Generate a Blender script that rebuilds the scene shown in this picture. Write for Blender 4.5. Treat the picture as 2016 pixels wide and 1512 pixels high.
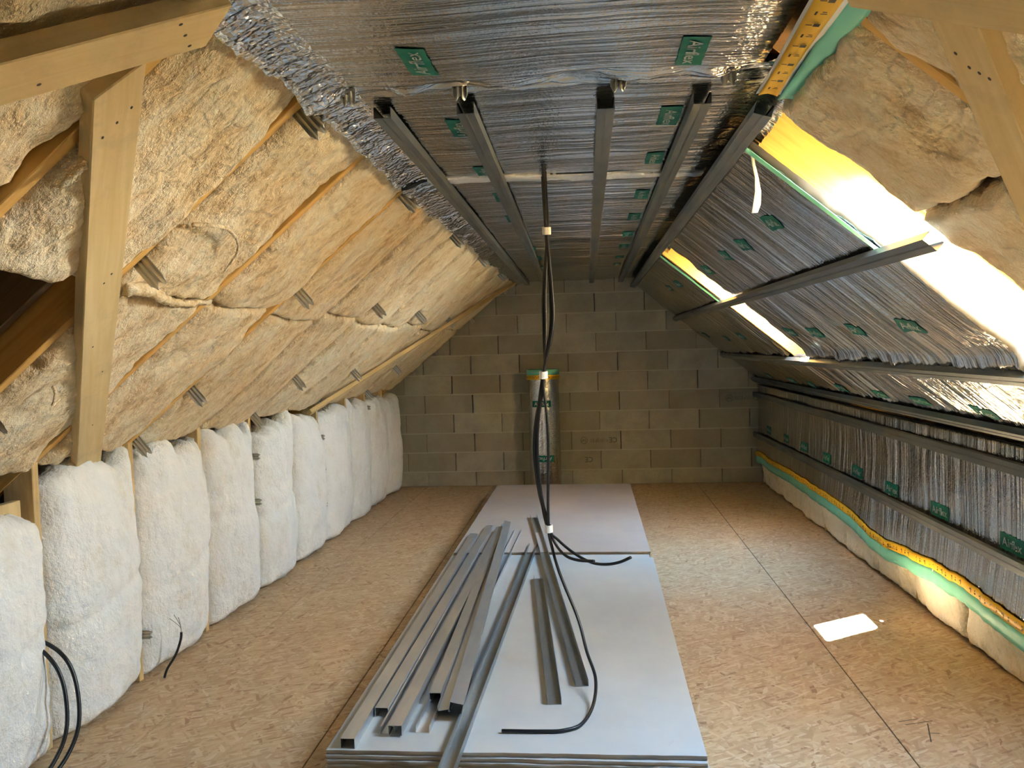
import bpy, bmesh, math, random
import numpy as np
from mathutils import Vector, Matrix

# ------------------------------------------------------------------ scene, camera, light
for o in list(bpy.data.objects):
    bpy.data.objects.remove(o, do_unlink=True)
SC = bpy.context.scene
COL = SC.collection
rng = random.Random(7)

CAM_H = 1.4242
YAW, PITCH, ROLL, FPX = math.radians(5.3215), math.radians(2.5325), math.radians(-1.6504), 1639.74
fw = Vector((-math.sin(YAW) * math.cos(PITCH), math.cos(YAW) * math.cos(PITCH), -math.sin(PITCH)))
rt = Vector((math.cos(YAW), math.sin(YAW), 0))
up = rt.cross(fw)
rt2 = rt * math.cos(ROLL) + up * math.sin(ROLL)
up2 = -rt * math.sin(ROLL) + up * math.cos(ROLL)
cam_data = bpy.data.cameras.new('camera')
cam_data.sensor_fit = 'HORIZONTAL'
cam_data.sensor_width = 36.0
cam_data.lens = 36.0 * FPX / 2016.0
cam_data.clip_start = 0.02
cam = bpy.data.objects.new('camera', cam_data)
COL.objects.link(cam)
m = Matrix((rt2, up2, -fw)).transposed().to_4x4()
m.translation = Vector((0, 0, CAM_H))
cam.matrix_world = m
SC.camera = cam

SC.view_settings.view_transform = 'Standard'
SC.view_settings.look = 'None'
SC.view_settings.gamma = 1.0
SC.view_settings.use_curve_mapping = False
SC.view_settings.exposure = 2.6
SC.cycles.max_bounces = 7
SC.cycles.diffuse_bounces = 5
SC.cycles.glossy_bounces = 3
SC.cycles.transparent_max_bounces = 8
SC.cycles.adaptive_threshold = 0.065

SUN_DIR = Vector((0.06, -0.715, -1.0)).normalized()      # the way the sunlight travels
world = bpy.data.worlds.new('sky')
SC.world = world
world.use_nodes = True
wn = world.node_tree
bg = wn.nodes['Background']
wtc = wn.nodes.new('ShaderNodeTexCoord')
wsep = wn.nodes.new('ShaderNodeSeparateXYZ')
wmap = wn.nodes.new('ShaderNodeMapRange')
wmap.inputs['From Min'].default_value = -1.0
wramp = wn.nodes.new('ShaderNodeValToRGB')
el = wramp.color_ramp.elements
el[0].position = 0.0; el[0].color = (0.30, 0.28, 0.22, 1)          # sunlit ground
el[1].position = 1.0; el[1].color = (0.25, 0.42, 0.70, 1)          # blue overhead
for pos, c in ((0.47, (0.36, 0.34, 0.27, 1)), (0.52, (1.0, 0.97, 0.92, 1)), (0.66, (0.62, 0.74, 0.88, 1))):
    e_ = el.new(pos); e_.color = c
wn.links.new(wtc.outputs['Generated'], wsep.inputs[0])
wn.links.new(wsep.outputs['Z'], wmap.inputs['Value'])
wn.links.new(wmap.outputs[0], wramp.inputs['Fac'])
wn.links.new(wramp.outputs['Color'], bg.inputs['Color'])
bg.inputs['Strength'].default_value = 22.0
sun_data = bpy.data.lights.new('sun', 'SUN')
sun_data.energy = 115.0
sun_data.color = (1.0, 0.97, 0.92)
sun_data.angle = math.radians(0.6)
sun = bpy.data.objects.new('sun', sun_data)
COL.objects.link(sun)
sun.rotation_euler = SUN_DIR.to_track_quat('-Z', 'Y').to_euler()

# ------------------------------------------------------------------ the room's planes
SL = 0.826
ANG = math.atan(SL)
CA, SA = math.cos(ANG), math.sin(ANG)
CEIL = 2.09
YB = 8.5                # block gable
YR = -2.5               # gable behind the viewer
XL, ZL = -2.0, 1.05     # where the left slope meets the knee wall
XR, ZR = 1.70, 1.02
DECK = 0.22             # rafter depth


def on_left(y, s, h):   # left slope: along the room, up the slope, into the room
    return (XL + s * CA + h * SA, y + 0 * s, ZL + s * SA - h * CA)


def on_right(y, s, h):
    return (XR - s * CA - h * SA, y + 0 * s, ZR + s * SA - h * CA)


def on_ceil(y, x, h):
    return (x + 0 * y, y + 0 * x, CEIL - h)


def on_wall_left(y, z, h):
    return (XL + h, y + 0 * z, z + 0 * y)


def on_wall_right(y, z, h):
    return (XR - h, y + 0 * z, z + 0 * y)


# window openings in the right roof slope: (y0, y1, s0, s1) of the glazed hole
WINDOWS = [(2.26, 2.79, 0.50, 1.22), (5.19, 5.635, 0.60, 1.20)]

# ------------------------------------------------------------------ small helpers


def vn2(x, y, seed=0):
    x = np.asarray(x, float); y = np.asarray(y, float)
    xi = np.floor(x); yi = np.floor(y)
    fx = x - xi; fy = y - yi
    fx = fx * fx * (3 - 2 * fx); fy = fy * fy * (3 - 2 * fy)

    def hsh(a, b):
        v = np.sin(a * 127.1 + b * 311.7 + seed * 74.7) * 43758.5453
        return v - np.floor(v)
    a = hsh(xi, yi); b = hsh(xi + 1, yi); c = hsh(xi, yi + 1); d = hsh(xi + 1, yi + 1)
    return (a + (b - a) * fx) * (1 - fy) + (c + (d - c) * fx) * fy


def fbm(x, y, seed=0, oct=4):
    t = 0; a = 0.5; n = 0
    for i in range(oct):
        t = t + a * vn2(x * 2 ** i, y * 2 ** i, seed + i * 13); n += a; a *= 0.5
    return t / n - 0.5


def sstep(a, b, x):
    t = np.clip((np.asarray(x, float) - a) / (b - a), 0, 1)
    return t * t * (3 - 2 * t)


def link(name, mesh, mat=None, parent=None):
    o = bpy.data.objects.new(name, mesh)
    COL.objects.link(o)
    if mat is not None:
        for mm in (mat if isinstance(mat, (list, tuple)) else [mat]):
            mesh.materials.append(mm)
    if parent is not None:
        o.parent = parent
    return o


def tag(o, label=None, cat=None, group=None, kind=None):
    if label: o['label'] = label
    if cat: o['category'] = cat
    if group: o['group'] = group
    if kind: o['kind'] = kind
    return o


def empty(name, loc=(0, 0, 0)):
    o = bpy.data.objects.new(name, None)
    o.empty_display_size = 0.05
    COL.objects.link(o)
    o.location = loc
    return o


def adopt(child, parent):
    """parent while keeping the child where it stands"""
    child.parent = parent
    child.matrix_parent_inverse = parent.matrix_basis.inverted()
    return child


def mesh_from(name, verts, faces, smooth=False, mi=None):
    me = bpy.data.meshes.new(name)
    me.from_pydata([tuple(map(float, v)) for v in verts] if not isinstance(verts, np.ndarray) else verts.tolist(), [], faces)
    if smooth:
        me.polygons.foreach_set('use_smooth', [True] * len(me.polygons))
    if mi is not None:
        me.polygons.foreach_set('material_index', mi)
    me.update()
    return me


def boxes_mesh(name, boxes):
    """boxes: (x0,x1,y0,y1,z0,z1) joined into one mesh"""
    V = []; F = []
    for (x0, x1, y0, y1, z0, z1) in boxes:
        b = len(V)
        V += [(x0, y0, z0), (x1, y0, z0), (x1, y1, z0), (x0, y1, z0), (x0, y0, z1), (x1, y0, z1), (x1, y1, z1), (x0, y1, z1)]
        F += [[b + i for i in f] for f in ((0, 3, 2, 1), (4, 5, 6, 7), (0, 1, 5, 4), (1, 2, 6, 5), (2, 3, 7, 6), (3, 0, 4, 7))]
    return mesh_from(name, V, F)


def frame_matrix(p0, p1, upv):
    """local X runs from p0 to p1, local Z as near to upv as can be"""
    p0 = Vector(p0); p1 = Vector(p1)
    x = (p1 - p0).normalized(); z = Vector(upv); z = (z - x * z.dot(x)).normalized(); y = z.cross(x)
    M = Matrix((x, y, z)).transposed().to_4x4(); M.translation = p0
    return M, (p1 - p0).length


def beam(name, p0, p1, w, t, upv, mat, bev=0.0025, parent=None, slant=(0, 0)):
    """sawn timber, local x along, z (0..t) thickness, chamfered; slant skews its ends"""
    M, L = frame_matrix(p0, p1, upv)
    bm = bmesh.new()
    n = max(2, int(L / 0.25))
    bmesh.ops.create_cube(bm, size=1)
    for v in bm.verts:
        e = 0 if v.co.x < 0 else 1
        v.co = Vector((L * e + slant[e] * (v.co.y * 2), v.co.y * w, (v.co.z + .5) * t))
    bmesh.ops.bevel(bm, geom=list(bm.edges), offset=bev, segments=1, affect='EDGES')
    me = bpy.data.meshes.new(name); bm.to_mesh(me); bm.free()
    o = link(name, me, mat)
    o.matrix_world = M
    if parent: adopt(o, parent)
    return o


def tube_mesh(name, pts, r, n=8, res=8, closed_ends=True, r_end=None):
    P = [Vector(p) for p in pts]
    # Catmull-Rom
    Q = []
    for i in range(len(P) - 1):
        a = P[max(i - 1, 0)]; b = P[i]; c = P[i + 1]; d = P[min(i + 2, len(P) - 1)]
        for k in range(res):
            t = k / res
            Q.append(0.5 * ((2 * b) + (c - a) * t + (2 * a - 5 * b + 4 * c - d) * t * t + (-a + 3 * b - 3 * c + d) * t ** 3))
    Q.append(P[-1])
    V = []; F = []
    ref = Vector((0.3, 0.9, 0.31)).normalized()
    for i, p in enumerate(Q):
        tg = (Q[min(i + 1, len(Q) - 1)] - Q[max(i - 1, 0)]).normalized()
        u = ref - tg * ref.dot(tg)
        if u.length < 1e-3: u = tg.orthogonal()
        u.normalize(); ref = u
        w = tg.cross(u)
        rr = r if r_end is None else r + (r_end - r) * i / (len(Q) - 1)
        for k in range(n):
            a = 2 * math.pi * k / n
            V.append(p + (u * math.cos(a) + w * math.sin(a)) * rr)
    for i in range(len(Q) - 1):
        for k in range(n):
            F.append([i * n + k, i * n + (k + 1) % n, (i + 1) * n + (k + 1) % n, (i + 1) * n + k])
    if closed_ends:
        F.append(list(range(n))[::-1]); F.append([(len(Q) - 1) * n + k for k in range(n)])
    return mesh_from(name, V, F, smooth=True)


def slab(name, fmap, u0, u1, v0, v1, nu, nv, hfun, thick, jit=0.0, jseed=0, round_r=0.0, round_d=0.0, jfreq=30., flip=False, uedge=None, vedge=None):
    """a thick sheet over a (u, v) rectangle of one of the room's planes: front grid with relief hfun,
    ragged edges, side skirts and a flat back. material 0 = front, 1 = edges and back"""
    u = np.linspace(u0, u1, nu); v = np.linspace(v0, v1, nv)
    U, V = np.meshgrid(u, v, indexing='ij')
    H = hfun(U, V)
    du = np.minimum(U - u0, u1 - U); dv = np.minimum(V - v0, v1 - V)
    if round_r > 0:
        d = np.minimum(du, dv)
        H = H - round_d * (1 - np.sqrt(np.clip(1 - (1 - np.clip(d / round_r, 0, 1)) ** 2, 0, 1)))
    if jit > 0:
        wu = np.clip(1 - du / 0.06, 0, 1); wv = np.clip(1 - dv / 0.06, 0, 1)
        su = np.where(U - u0 < u1 - U, -1, 1); sv = np.where(V - v0 < v1 - V, -1, 1)
        nzu = fbm(V * jfreq, su * 3.1 + 7, jseed, 4) * 2.6
        nzv = fbm(U * jfreq, sv * 5.3 + 11, jseed + 5, 4) * 2.6
        U = U + wu * su * jit * nzu
        V = V + wv * sv * jit * nzv
    if uedge is not None: U = uedge(U, V)
    if vedge is not None: V = vedge(U, V)
    Ft = np.stack(fmap(U, V, H), -1).reshape(-1, 3)
    Bk = np.stack(fmap(U, V, H * 0 - thick), -1).reshape(-1, 3)
    N = nu * nv
    idx = np.arange(N).reshape(nu, nv)
    a = idx[:-1, :-1].ravel(); b = idx[1:, :-1].ravel(); c = idx[1:, 1:].ravel(); d = idx[:-1, 1:].ravel()
    front = np.stack([a, b, c, d], 1)
    if flip: front = front[:, ::-1]
    rim = np.concatenate([idx[:, 0], idx[-1, 1:], idx[::-1, -1][1:], idx[0, ::-1][1:-1]])
    V3 = np.concatenate([Ft, Bk[rim]])
    nb = len(rim)
    r2 = np.arange(nb) + N
    nx = np.roll(np.arange(nb), -1)
    side = np.stack([rim, r2, r2[nx], rim[nx]], 1)
    if flip: side = side[:, ::-1]
    faces = front.tolist() + side.tolist()
    back = r2.tolist()
    faces.append(back[::-1] if not flip else back)
    mi = [0] * len(front) + [1] * (len(side) + 1)
    me = mesh_from(name, V3, faces, True, mi)
    return me


# ------------------------------------------------------------------ materials
class NT:
    def __init__(s, name):
        s.m = bpy.data.materials.new(name); s.m.use_nodes = True
        s.t = s.m.node_tree; s.n = s.t.nodes
        s.b = s.n['Principled BSDF']

    def add(s, typ, **kw):
        n = s.n.new(typ)
        for k, v in kw.items():
            if k.startswith('i_'):
                n.inputs[k[2:].replace('_', ' ')].default_value = v
            else:
                setattr(n, k, v)
        return n

    def l(s, a, b):
        s.t.links.new(a, b)

    def coord(s, scale=(1, 1, 1), rot=(0, 0, 0), loc=(0, 0, 0), kind='Object'):
        tc = s.add('ShaderNodeTexCoord'); mp = s.add('ShaderNodeMapping')
        mp.inputs['Scale'].default_value = scale; mp.inputs['Rotation'].default_value = rot; mp.inputs['Location'].default_value = loc
        s.l(tc.outputs[kind], mp.inputs['Vector'])
        return mp.outputs['Vector']

    def noise(s, vec, scale, detail=4, rough=0.55, dist=0.0):
        n = s.add('ShaderNodeTexNoise')
        n.inputs['Scale'].default_value = scale; n.inputs['Detail'].default_value = detail
        n.inputs['Roughness'].default_value = rough; n.inputs['Distortion'].default_value = dist
        s.l(vec, n.inputs['Vector'])
        return n.outputs['Fac']

    def ramp(s, fac, stops, interp='LINEAR'):
        r = s.add('ShaderNodeValToRGB'); r.color_ramp.interpolation = interp
        e = r.color_ramp.elements
        while len(e) < len(stops): e.new(0.5)
        for k, (p, c) in enumerate(stops):
            e[k].position = p; e[k].color = (c[0], c[1], c[2], 1) if not isinstance(c, (int, float)) else (c, c, c, 1)
        s.l(fac, r.inputs['Fac'])
        return r.outputs['Color']

    def mix(s, fac, a, b, blend='MIX'):
        n = s.add('ShaderNodeMix', data_type='RGBA', blend_type=blend)
        for sock, v in ((n.inputs[0], fac), (n.inputs[6], a), (n.inputs[7], b)):
            if hasattr(v, 'node'): s.l(v, sock)
            else: sock.default_value = v if isinstance(v, (int, float)) else (v[0], v[1], v[2], 1)
        return n.outputs[2]

    def math(s, op, a, b=0.0, c=0.0):
        n = s.add('ShaderNodeMath', operation=op)
        for sock, v in ((n.inputs[0], a), (n.inputs[1], b), (n.inputs[2], c)):
            if hasattr(v, 'node'): s.l(v, sock)
            else: sock.default_value = v
        return n.outputs[0]

    def bump(s, h, strength=0.5, dist=0.01, prev=None):
        n = s.add('ShaderNodeBump'); n.inputs['Strength'].default_value = strength; n.inputs['Distance'].default_value = dist
        s.l(h, n.inputs['Height'])
        if prev is not None: s.l(prev, n.inputs['Normal'])
        return n.outputs['Normal']

    def out(s, color=None, rough=0.6, metal=0.0, normal=None, spec=None):
        for key, v in (('Base Color', color), ('Roughness', rough), ('Metallic', metal)):
            if v is None: continue
            if hasattr(v, 'node'): s.l(v, s.b.inputs[key])
            else: s.b.inputs[key].default_value = v if isinstance(v, (int, float)) else (v[0], v[1], v[2], 1)
        if normal is not None: s.l(normal, s.b.inputs['Normal'])
        if spec is not None: s.b.inputs['Specular IOR Level'].default_value = spec
        return s.m


def mat_plain(name, col, rough=0.6, metal=0.0, spec=0.3):
    return NT(name).out(col, rough, metal, spec=spec)


def mat_wool(name, light, mid, dark, sc=(1, 1, 1), bump=1.0, var=0.22):
    t = NT(name)
    v = t.coord(sc)
    big = t.noise(v, 2.6, 3, 0.6, 0.0)
    clump = t.noise(v, 9, 4, 0.62, 0.0)
    fine = t.noise(v, 40, 2, 0.7, 0.0)
    f = t.math('ADD', t.math('ADD', t.math('MULTIPLY', big, 0.38), t.math('MULTIPLY', clump, 0.40)), t.math('MULTIPLY', fine, 0.22))
    c = t.ramp(f, [(0.34, dark), (0.47, mid), (0.62, light)])
    info = t.add('ShaderNodeObjectInfo')
    c = t.mix(t.math('MULTIPLY', info.outputs['Random'], var), c, light)
    n1 = t.noise(v, 12, 6, 0.66, 0.0)
    nb = t.bump(n1, 0.95 * bump, 0.042)
    return t.out(c, 0.95, 0, nb, spec=0.05)


def mat_wood(name, light, dark, knots=True):
    t = NT(name)
    v = t.coord((1.2, 26, 26))
    g = t.noise(v, 1.6, 5, 0.6, 0.6)
    v2 = t.coord((0.7, 5, 5))
    g2 = t.noise(v2, 2.0, 3, 0.5, 0.3)
    f = t.math('ADD', t.math('MULTIPLY', g, 0.6), t.math('MULTIPLY', g2, 0.4))
    c = t.ramp(f, [(0.33, dark), (0.62, light)])
    if knots:
        vk = t.coord((2.2, 7, 7))
        vo = t.add('ShaderNodeTexVoronoi'); vo.inputs['Scale'].default_value = 1.0
        t.l(vk, vo.inputs['Vector'])
        k = t.ramp(vo.outputs['Distance'], [(0.07, 1.0), (0.13, 0.0)])
        c = t.mix(t.math('MULTIPLY', k, 0.75), c, (0.20, 0.11, 0.045))
    dirt = t.noise(t.coord((3, 3, 3)), 3, 5, 0.7)
    c = t.mix(t.math('MULTIPLY', t.ramp(dirt, [(0.55, 0.0), (0.75, 1.0)]), 0.25), c, (0.25, 0.2, 0.15))
    return t.out(c, 0.7, 0, t.bump(g, 0.25, 0.002), spec=0.2)


def mat_foil(name, col=(0.66, 0.64, 0.60), rough=0.15, ridge=0.9, crinkle=45, crk_amp=0.6):
    t = NT(name)
    r1 = t.noise(t.coord((1.1, 130, 1.1)), 1.0, 2, 0.6, 0.0)      # fine quilting ridges run across the room
    v3 = t.coord((1, 1, 1))
    crk = t.noise(v3, crinkle, 2, 0.75, 0.0)
    hgt = t.math('ADD', t.math('MULTIPLY', r1, ridge), t.math('MULTIPLY', crk, crk_amp))
    nb = t.bump(hgt, 0.75, 0.006)
    ro = t.math('ADD', t.math('MULTIPLY', t.noise(v3, 9, 1, 0.6), 0.16), rough - 0.08)
    return t.out(col, ro, 1.0, nb)


def mat_galv(name, col, rough=0.38, scuff=0.3):
    t = NT(name)
    n = t.noise(t.coord((2, 9, 9)), 2.0, 3, 0.5)
    c = t.mix(t.ramp(n, [(0.42, 0.0), (0.7, 1.0)]), col, (col[0] * 0.86, col[1] * 0.87, col[2] * 0.88))
    sp = t.noise(t.coord((10, 50, 50)), 3.0, 3, 0.7)
    c = t.mix(t.math('MULTIPLY', t.ramp(sp, [(0.64, 0.0), (0.72, 1.0)]), scuff), c, (0.8, 0.85, 0.87))
    ro = t.math('ADD', t.math('MULTIPLY', n, 0.16), rough - 0.08)
    return t.out(c, ro, 0.85)


def mat_osb(name):
    t = NT(name)
    info = t.add('ShaderNodeObjectInfo')
    base = None
    val = None
    layers = []
    for i, (ang, sx, sy) in enumerate([(0.2, 9, 55), (-0.5, 12, 75), (0.95, 13, 70), (1.75, 17, 70), (2.6, 21, 110)]):
        v = t.coord((1, 1, 1), (0, 0, ang), (i * 3.7, i * 1.9, 0))
        nz = t.add('ShaderNodeTexNoise'); nz.inputs['Scale'].default_value = 4.0
        t.l(v, nz.inputs['Vector'])
        d = t.add('ShaderNodeVectorMath', operation='MULTIPLY_ADD'); d.inputs[1].default_value = (0.05, 0.05, 0)
        t.l(nz.outputs['Color'], d.inputs[0]); t.l(v, d.inputs[2])
        sc = t.add('ShaderNodeVectorMath', operation='MULTIPLY'); sc.inputs[1].default_value = (sx, sy, 0)
        t.l(d.outputs[0], sc.inputs[0])
        vo = t.add('ShaderNodeTexVoronoi', voronoi_dimensions='2D'); vo.inputs['Scale'].default_value = 1.0
        t.l(sc.outputs[0], vo.inputs['Vector'])
        sep = t.add('ShaderNodeSeparateColor'); t.l(vo.outputs['Color'], sep.inputs[0])
        layers.append((sep.outputs[0], sep.outputs[1], vo.outputs['Distance']))
    val = layers[0][0]; top = layers[0][2]
    for k, thr in ((1, 0.5), (2, 0.6), (3, 0.72), (4, 0.66)):
        step = t.math('GREATER_THAN', layers[k][1], thr)
        mx = t.add('ShaderNodeMix'); t.l(step, mx.inputs[0]); t.l(val, mx.inputs[2]); t.l(layers[k][0], mx.inputs[3])
        val = mx.outputs[0]
    c = t.ramp(val, [(0.0, (0.22, 0.115, 0.055)), (0.03, (0.30, 0.17, 0.09)), (0.08, (0.38, 0.25, 0.14)), (0.5, (0.475, 0.335, 0.195)), (0.85, (0.56, 0.425, 0.265)), (1.0, (0.63, 0.51, 0.355))])
    g = t.noise(t.coord((30, 60, 10), (0, 0, 0.3)), 2.0, 4, 0.6)
    c = t.mix(t.math('MULTIPLY', g, 0.35), c, (0.40, 0.25, 0.13))
    big = t.noise(t.coord((1, 1, 1)), 1.1, 3, 0.5)
    c = t.mix(t.math('MULTIPLY', big, 0.3), c, (0.66, 0.50, 0.32))
    return t.out(c, 0.62, 0, t.bump(g, 0.15, 0.002), spec=0.25)


def mat_block(name):
    t = NT(name)
    info = t.add('ShaderNodeObjectInfo')
    v = t.coord((1, 1, 1))
    n = t.noise(v, 5, 5, 0.65)
    sp = t.noise(v, 160, 2, 0.6)
    c = t.ramp(n, [(0.3, (0.33, 0.315, 0.26)), (0.7, (0.48, 0.46, 0.39))])
    c = t.mix(t.math('MULTIPLY', info.outputs['Random'], 0.7), c, (0.28, 0.255, 0.19))
    c = t.mix(t.ramp(sp, [(0.58, 0.0), (0.70, 0.6)]), c, (0.2, 0.19, 0.15))
    nb = t.bump(sp, 0.6, 0.004); nb = t.bump(n, 0.3, 0.01, nb)
    return t.out(c, 0.9, 0, nb, spec=0.15)


def mat_board(name, a, b):
    t = NT(name)
    v = t.coord((1, 1, 1))
    n = t.noise(v, 2.5, 4, 0.6)
    c = t.ramp(n, [(0.35, a), (0.7, b)])
    s = t.noise(t.coord((1, 1, 1), loc=(3.3, 1.2, 0)), 3.3, 8, 0.75, 1.2)
    c = t.mix(t.math('MULTIPLY', t.ramp(s, [(0.66, 0.0), (0.74, 1.0)]), 0.35), c, (0.28, 0.28, 0.28))
    return t.out(c, 0.55, 0, spec=0.25)


M = {}
M['wool_tan'] = mat_wool('tan_wool', (0.92, 0.82, 0.62), (0.82, 0.635, 0.385), (0.54, 0.325, 0.135), (1.0, 1.4, 1.0))
M['wool_white'] = mat_wool('white_wool', (0.96, 0.955, 0.94), (0.935, 0.925, 0.89), (0.84, 0.79, 0.69), (1, 1, 0.8), 0.75, 0.3)
M['wool_cream'] = mat_wool('cream_wool', (0.92, 0.89, 0.80), (0.87, 0.81, 0.67), (0.68, 0.55, 0.34), (1, 1, 0.8), 0.75)
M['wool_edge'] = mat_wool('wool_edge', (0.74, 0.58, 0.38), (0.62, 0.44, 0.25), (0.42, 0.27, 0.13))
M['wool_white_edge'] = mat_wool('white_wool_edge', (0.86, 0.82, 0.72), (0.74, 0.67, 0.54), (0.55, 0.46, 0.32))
M['wood'] = mat_wood('pine', (0.72, 0.53, 0.27), (0.55, 0.36, 0.145))
M['wood_brace'] = mat_wood('brace_pine', (0.70, 0.54, 0.29), (0.585, 0.42, 0.19))
M['wood_orange'] = mat_wood('rafter_pine', (0.74, 0.46, 0.15), (0.58, 0.31, 0.075), False)
M['deck'] = mat_wood('roof_board', (0.20, 0.135, 0.075), (0.12, 0.075, 0.04), False)
M['foil'] = mat_foil('quilt_foil')
M['foil_edge'] = mat_foil('shiny_foil_edge', (0.88, 0.87, 0.85), rough=0.14, ridge=0.1, crinkle=27, crk_amp=3.4)
tf = NT('crumpled_tape_highlit')
M['tape_foil_highlit'] = tf.out((0.86, 0.86, 0.85), 0.34, 0.55, tf.bump(tf.noise(tf.coord((30, 60, 30)), 1.0, 4, 0.7, 0.4), 0.8, 0.01))  # paler, duller silver puts the crinkles' window highlights into the tape colour
M['quilt_side'] = mat_plain('quilt_edge', (0.06, 0.057, 0.05), 0.8)
M['galv'] = mat_galv('galvanised_steel', (0.66, 0.68, 0.70), 0.42, 0.0)
M['galv_dark'] = mat_galv('dull_galvanised_steel', (0.38, 0.41, 0.42), 0.42, 0.6)
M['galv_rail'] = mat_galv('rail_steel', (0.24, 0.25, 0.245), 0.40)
M['hanger'] = mat_galv('hanger_steel', (0.60, 0.59, 0.56), 0.38)
M['osb'] = mat_osb('osb')
M['dark'] = mat_plain('dark_void', (0.03, 0.025, 0.02), 0.9)
M['block'] = mat_block('concrete_block')
M['mortar'] = mat_plain('mortar', (0.45, 0.43, 0.36), 0.95, spec=0.1)
M['concrete'] = mat_plain('concrete', (0.22, 0.225, 0.225), 0.9, spec=0.1)
M['board_white'] = mat_board('board_face', (0.45, 0.475, 0.485), (0.51, 0.535, 0.545))
M['board_grey'] = mat_board('board_back', (0.44, 0.385, 0.345), (0.49, 0.43, 0.39))
M['board_edge'] = mat_board('board_edge', (0.30, 0.26, 0.21), (0.40, 0.35, 0.29))
M['green'] = mat_plain('green_print', (0.0, 0.155, 0.105), 0.45)
M['silver_print'] = mat_plain('silver_print', (0.55, 0.54, 0.50), 0.35, 0.8)
M['turquoise'] = mat_plain('turquoise_film', (0.20, 0.60, 0.47), 0.5)
M['yellow'] = mat_plain('yellow_tape', (0.80, 0.47, 0.03), 0.5)
M['ink'] = mat_plain('black_ink', (0.06, 0.045, 0.02), 0.6)
M['stamp'] = mat_plain('block_stamp', (0.13, 0.13, 0.105), 0.9)
M['cable'] = mat_plain('black_cable', (0.012, 0.012, 0.014), 0.35, spec=0.5)
M['white_tape'] = mat_plain('white_tape', (0.85, 0.85, 0.83), 0.5)
M['white_strip'] = mat_plain('white_liner', (0.88, 0.88, 0.86), 0.5)
M['copper'] = mat_plain('stripped_wire', (0.45, 0.44, 0.42), 0.4, 0.6)
M['nail'] = mat_plain('nail_head', (0.07, 0.055, 0.04), 0.6, 0.4)
g = NT('window_glass')
tr = g.add('ShaderNodeBsdfTransparent'); gl = g.add('ShaderNodeBsdfGlossy'); fr = g.add('ShaderNodeLayerWeight'); mx = g.add('ShaderNodeMixShader')
tr.inputs['Color'].default_value = (0.94, 0.97, 0.96, 1); gl.inputs['Roughness'].default_value = 0.02
fac = g.math('ADD', g.math('MULTIPLY', g.math('POWER', fr.outputs['Facing'], 4.0), 0.5), 0.04)
g.l(fac, mx.inputs[0]); g.l(tr.outputs[0], mx.inputs[1]); g.l(gl.outputs[0], mx.inputs[2])
g.l(mx.outputs[0], g.n['Material Output'].inputs['Surface'])
M['glass'] = g.m

ORD = ['first', 'second', 'third', 'fourth', 'fifth', 'sixth', 'seventh', 'eighth', 'ninth', 'tenth', 'eleventh', 'twelfth', 'thirteenth', 'fourteenth', 'fifteenth', 'sixteenth']

# ================================================================== THE SETTING
# floor: osb panels on a dark base
floor = tag(link('floor', boxes_mesh('floor', [(-2.25, 1.95, YR, 8.7, -0.12, -0.02)]), M['dark']), 'floor of tan oriented strand board panels', None, None, 'structure')
xs = [-2.25, -1.704, -1.015, -0.325, 0.365, 1.055, 1.745, 1.95]
offs = [0.3, 0.92, 1.9, 0.6, 1.6, 2.2, 0.9]
for i in range(len(xs) - 1):
    ys = [YR] + [y for y in np.arange(offs[i] - 5, 9, 2.5) if YR + .2 < y < 8.4] + [8.62]
    for k in range(len(ys) - 1):
        gp = 0.0018
        x0, x1, y0, y1 = xs[i] + gp, xs[i + 1] - gp, ys[k] + 0.001, ys[k + 1] - 0.001
        bm = bmesh.new()
        bmesh.ops.create_cube(bm, size=1)
        for vtx in bm.verts:
            vtx.co = Vector((x0 + (vtx.co.x + .5) * (x1 - x0), y0 + (vtx.co.y + .5) * (y1 - y0), -0.02 + (vtx.co.z + .5) * 0.02))
        bmesh.ops.bevel(bm, geom=[e for e in bm.edges if all(v.co.z > -0.005 for v in e.verts)], offset=0.0015, segments=1, affect='EDGES')
        me = bpy.data.meshes.new('osb_panel'); bm.to_mesh(me); bm.free()
        link('osb_panel', me, M['osb'], floor)

# gable of concrete blocks
wall_back = tag(link('wall_back', boxes_mesh('wall_back', [(-2.3, 2.0, 8.535, 8.7, -0.1, 3.2)]), M['concrete']), 'gable wall of grey concrete blocks at the end of the attic', None, None, 'structure')


def clip_poly(poly, a, b, c):        # keep a*x + b*z <= c
    out = []
    for i in range(len(poly)):
        p, q = poly[i], poly[(i + 1) % len(poly)]
        dp = a * p[0] + b * p[1] - c; dq = a * q[0] + b * q[1] - c
        if dp <= 0: out.append(p)
        if dp * dq < 0:
            t = dp / (dp - dq); out.append((p[0] + (q[0] - p[0]) * t, p[1] + (q[1] - p[1]) * t))
    return out


def gable_clip(poly):
    poly = clip_poly(poly, -SL, 1, ZL - SL * XL + 0.2)
    if len(poly) > 2: poly = clip_poly(poly, SL, 1, ZR + SL * XR + 0.2)
    if len(poly) > 2: poly = clip_poly(poly, 0, 1, 2.22)
    return poly


def block_mesh(poly, yf):
    n = len(poly)
    cx = sum(p[0] for p in poly) / n; cz = sum(p[1] for p in poly) / n
    ins = 0.0035

    def inset(p):
        dx, dz = cx - p[0], cz - p[1]
        return (p[0] + math.copysign(min(ins, abs(dx)), dx), p[1] + math.copysign(min(ins, abs(dz)), dz))
    V = [(inset(p)[0], yf, inset(p)[1]) for p in poly] + [(p[0], yf + 0.004, p[1]) for p in poly] + [(p[0], yf + 0.06, p[1]) for p in poly]
    F = [list(range(n))]
    for r in (0, 1):
        for i in range(n):
            j = (i + 1) % n
            F.append([r * n + i, (r + 1) * n + i, (r + 1) * n + j, r * n + j])
    return mesh_from('concrete_block', V, F)


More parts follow.
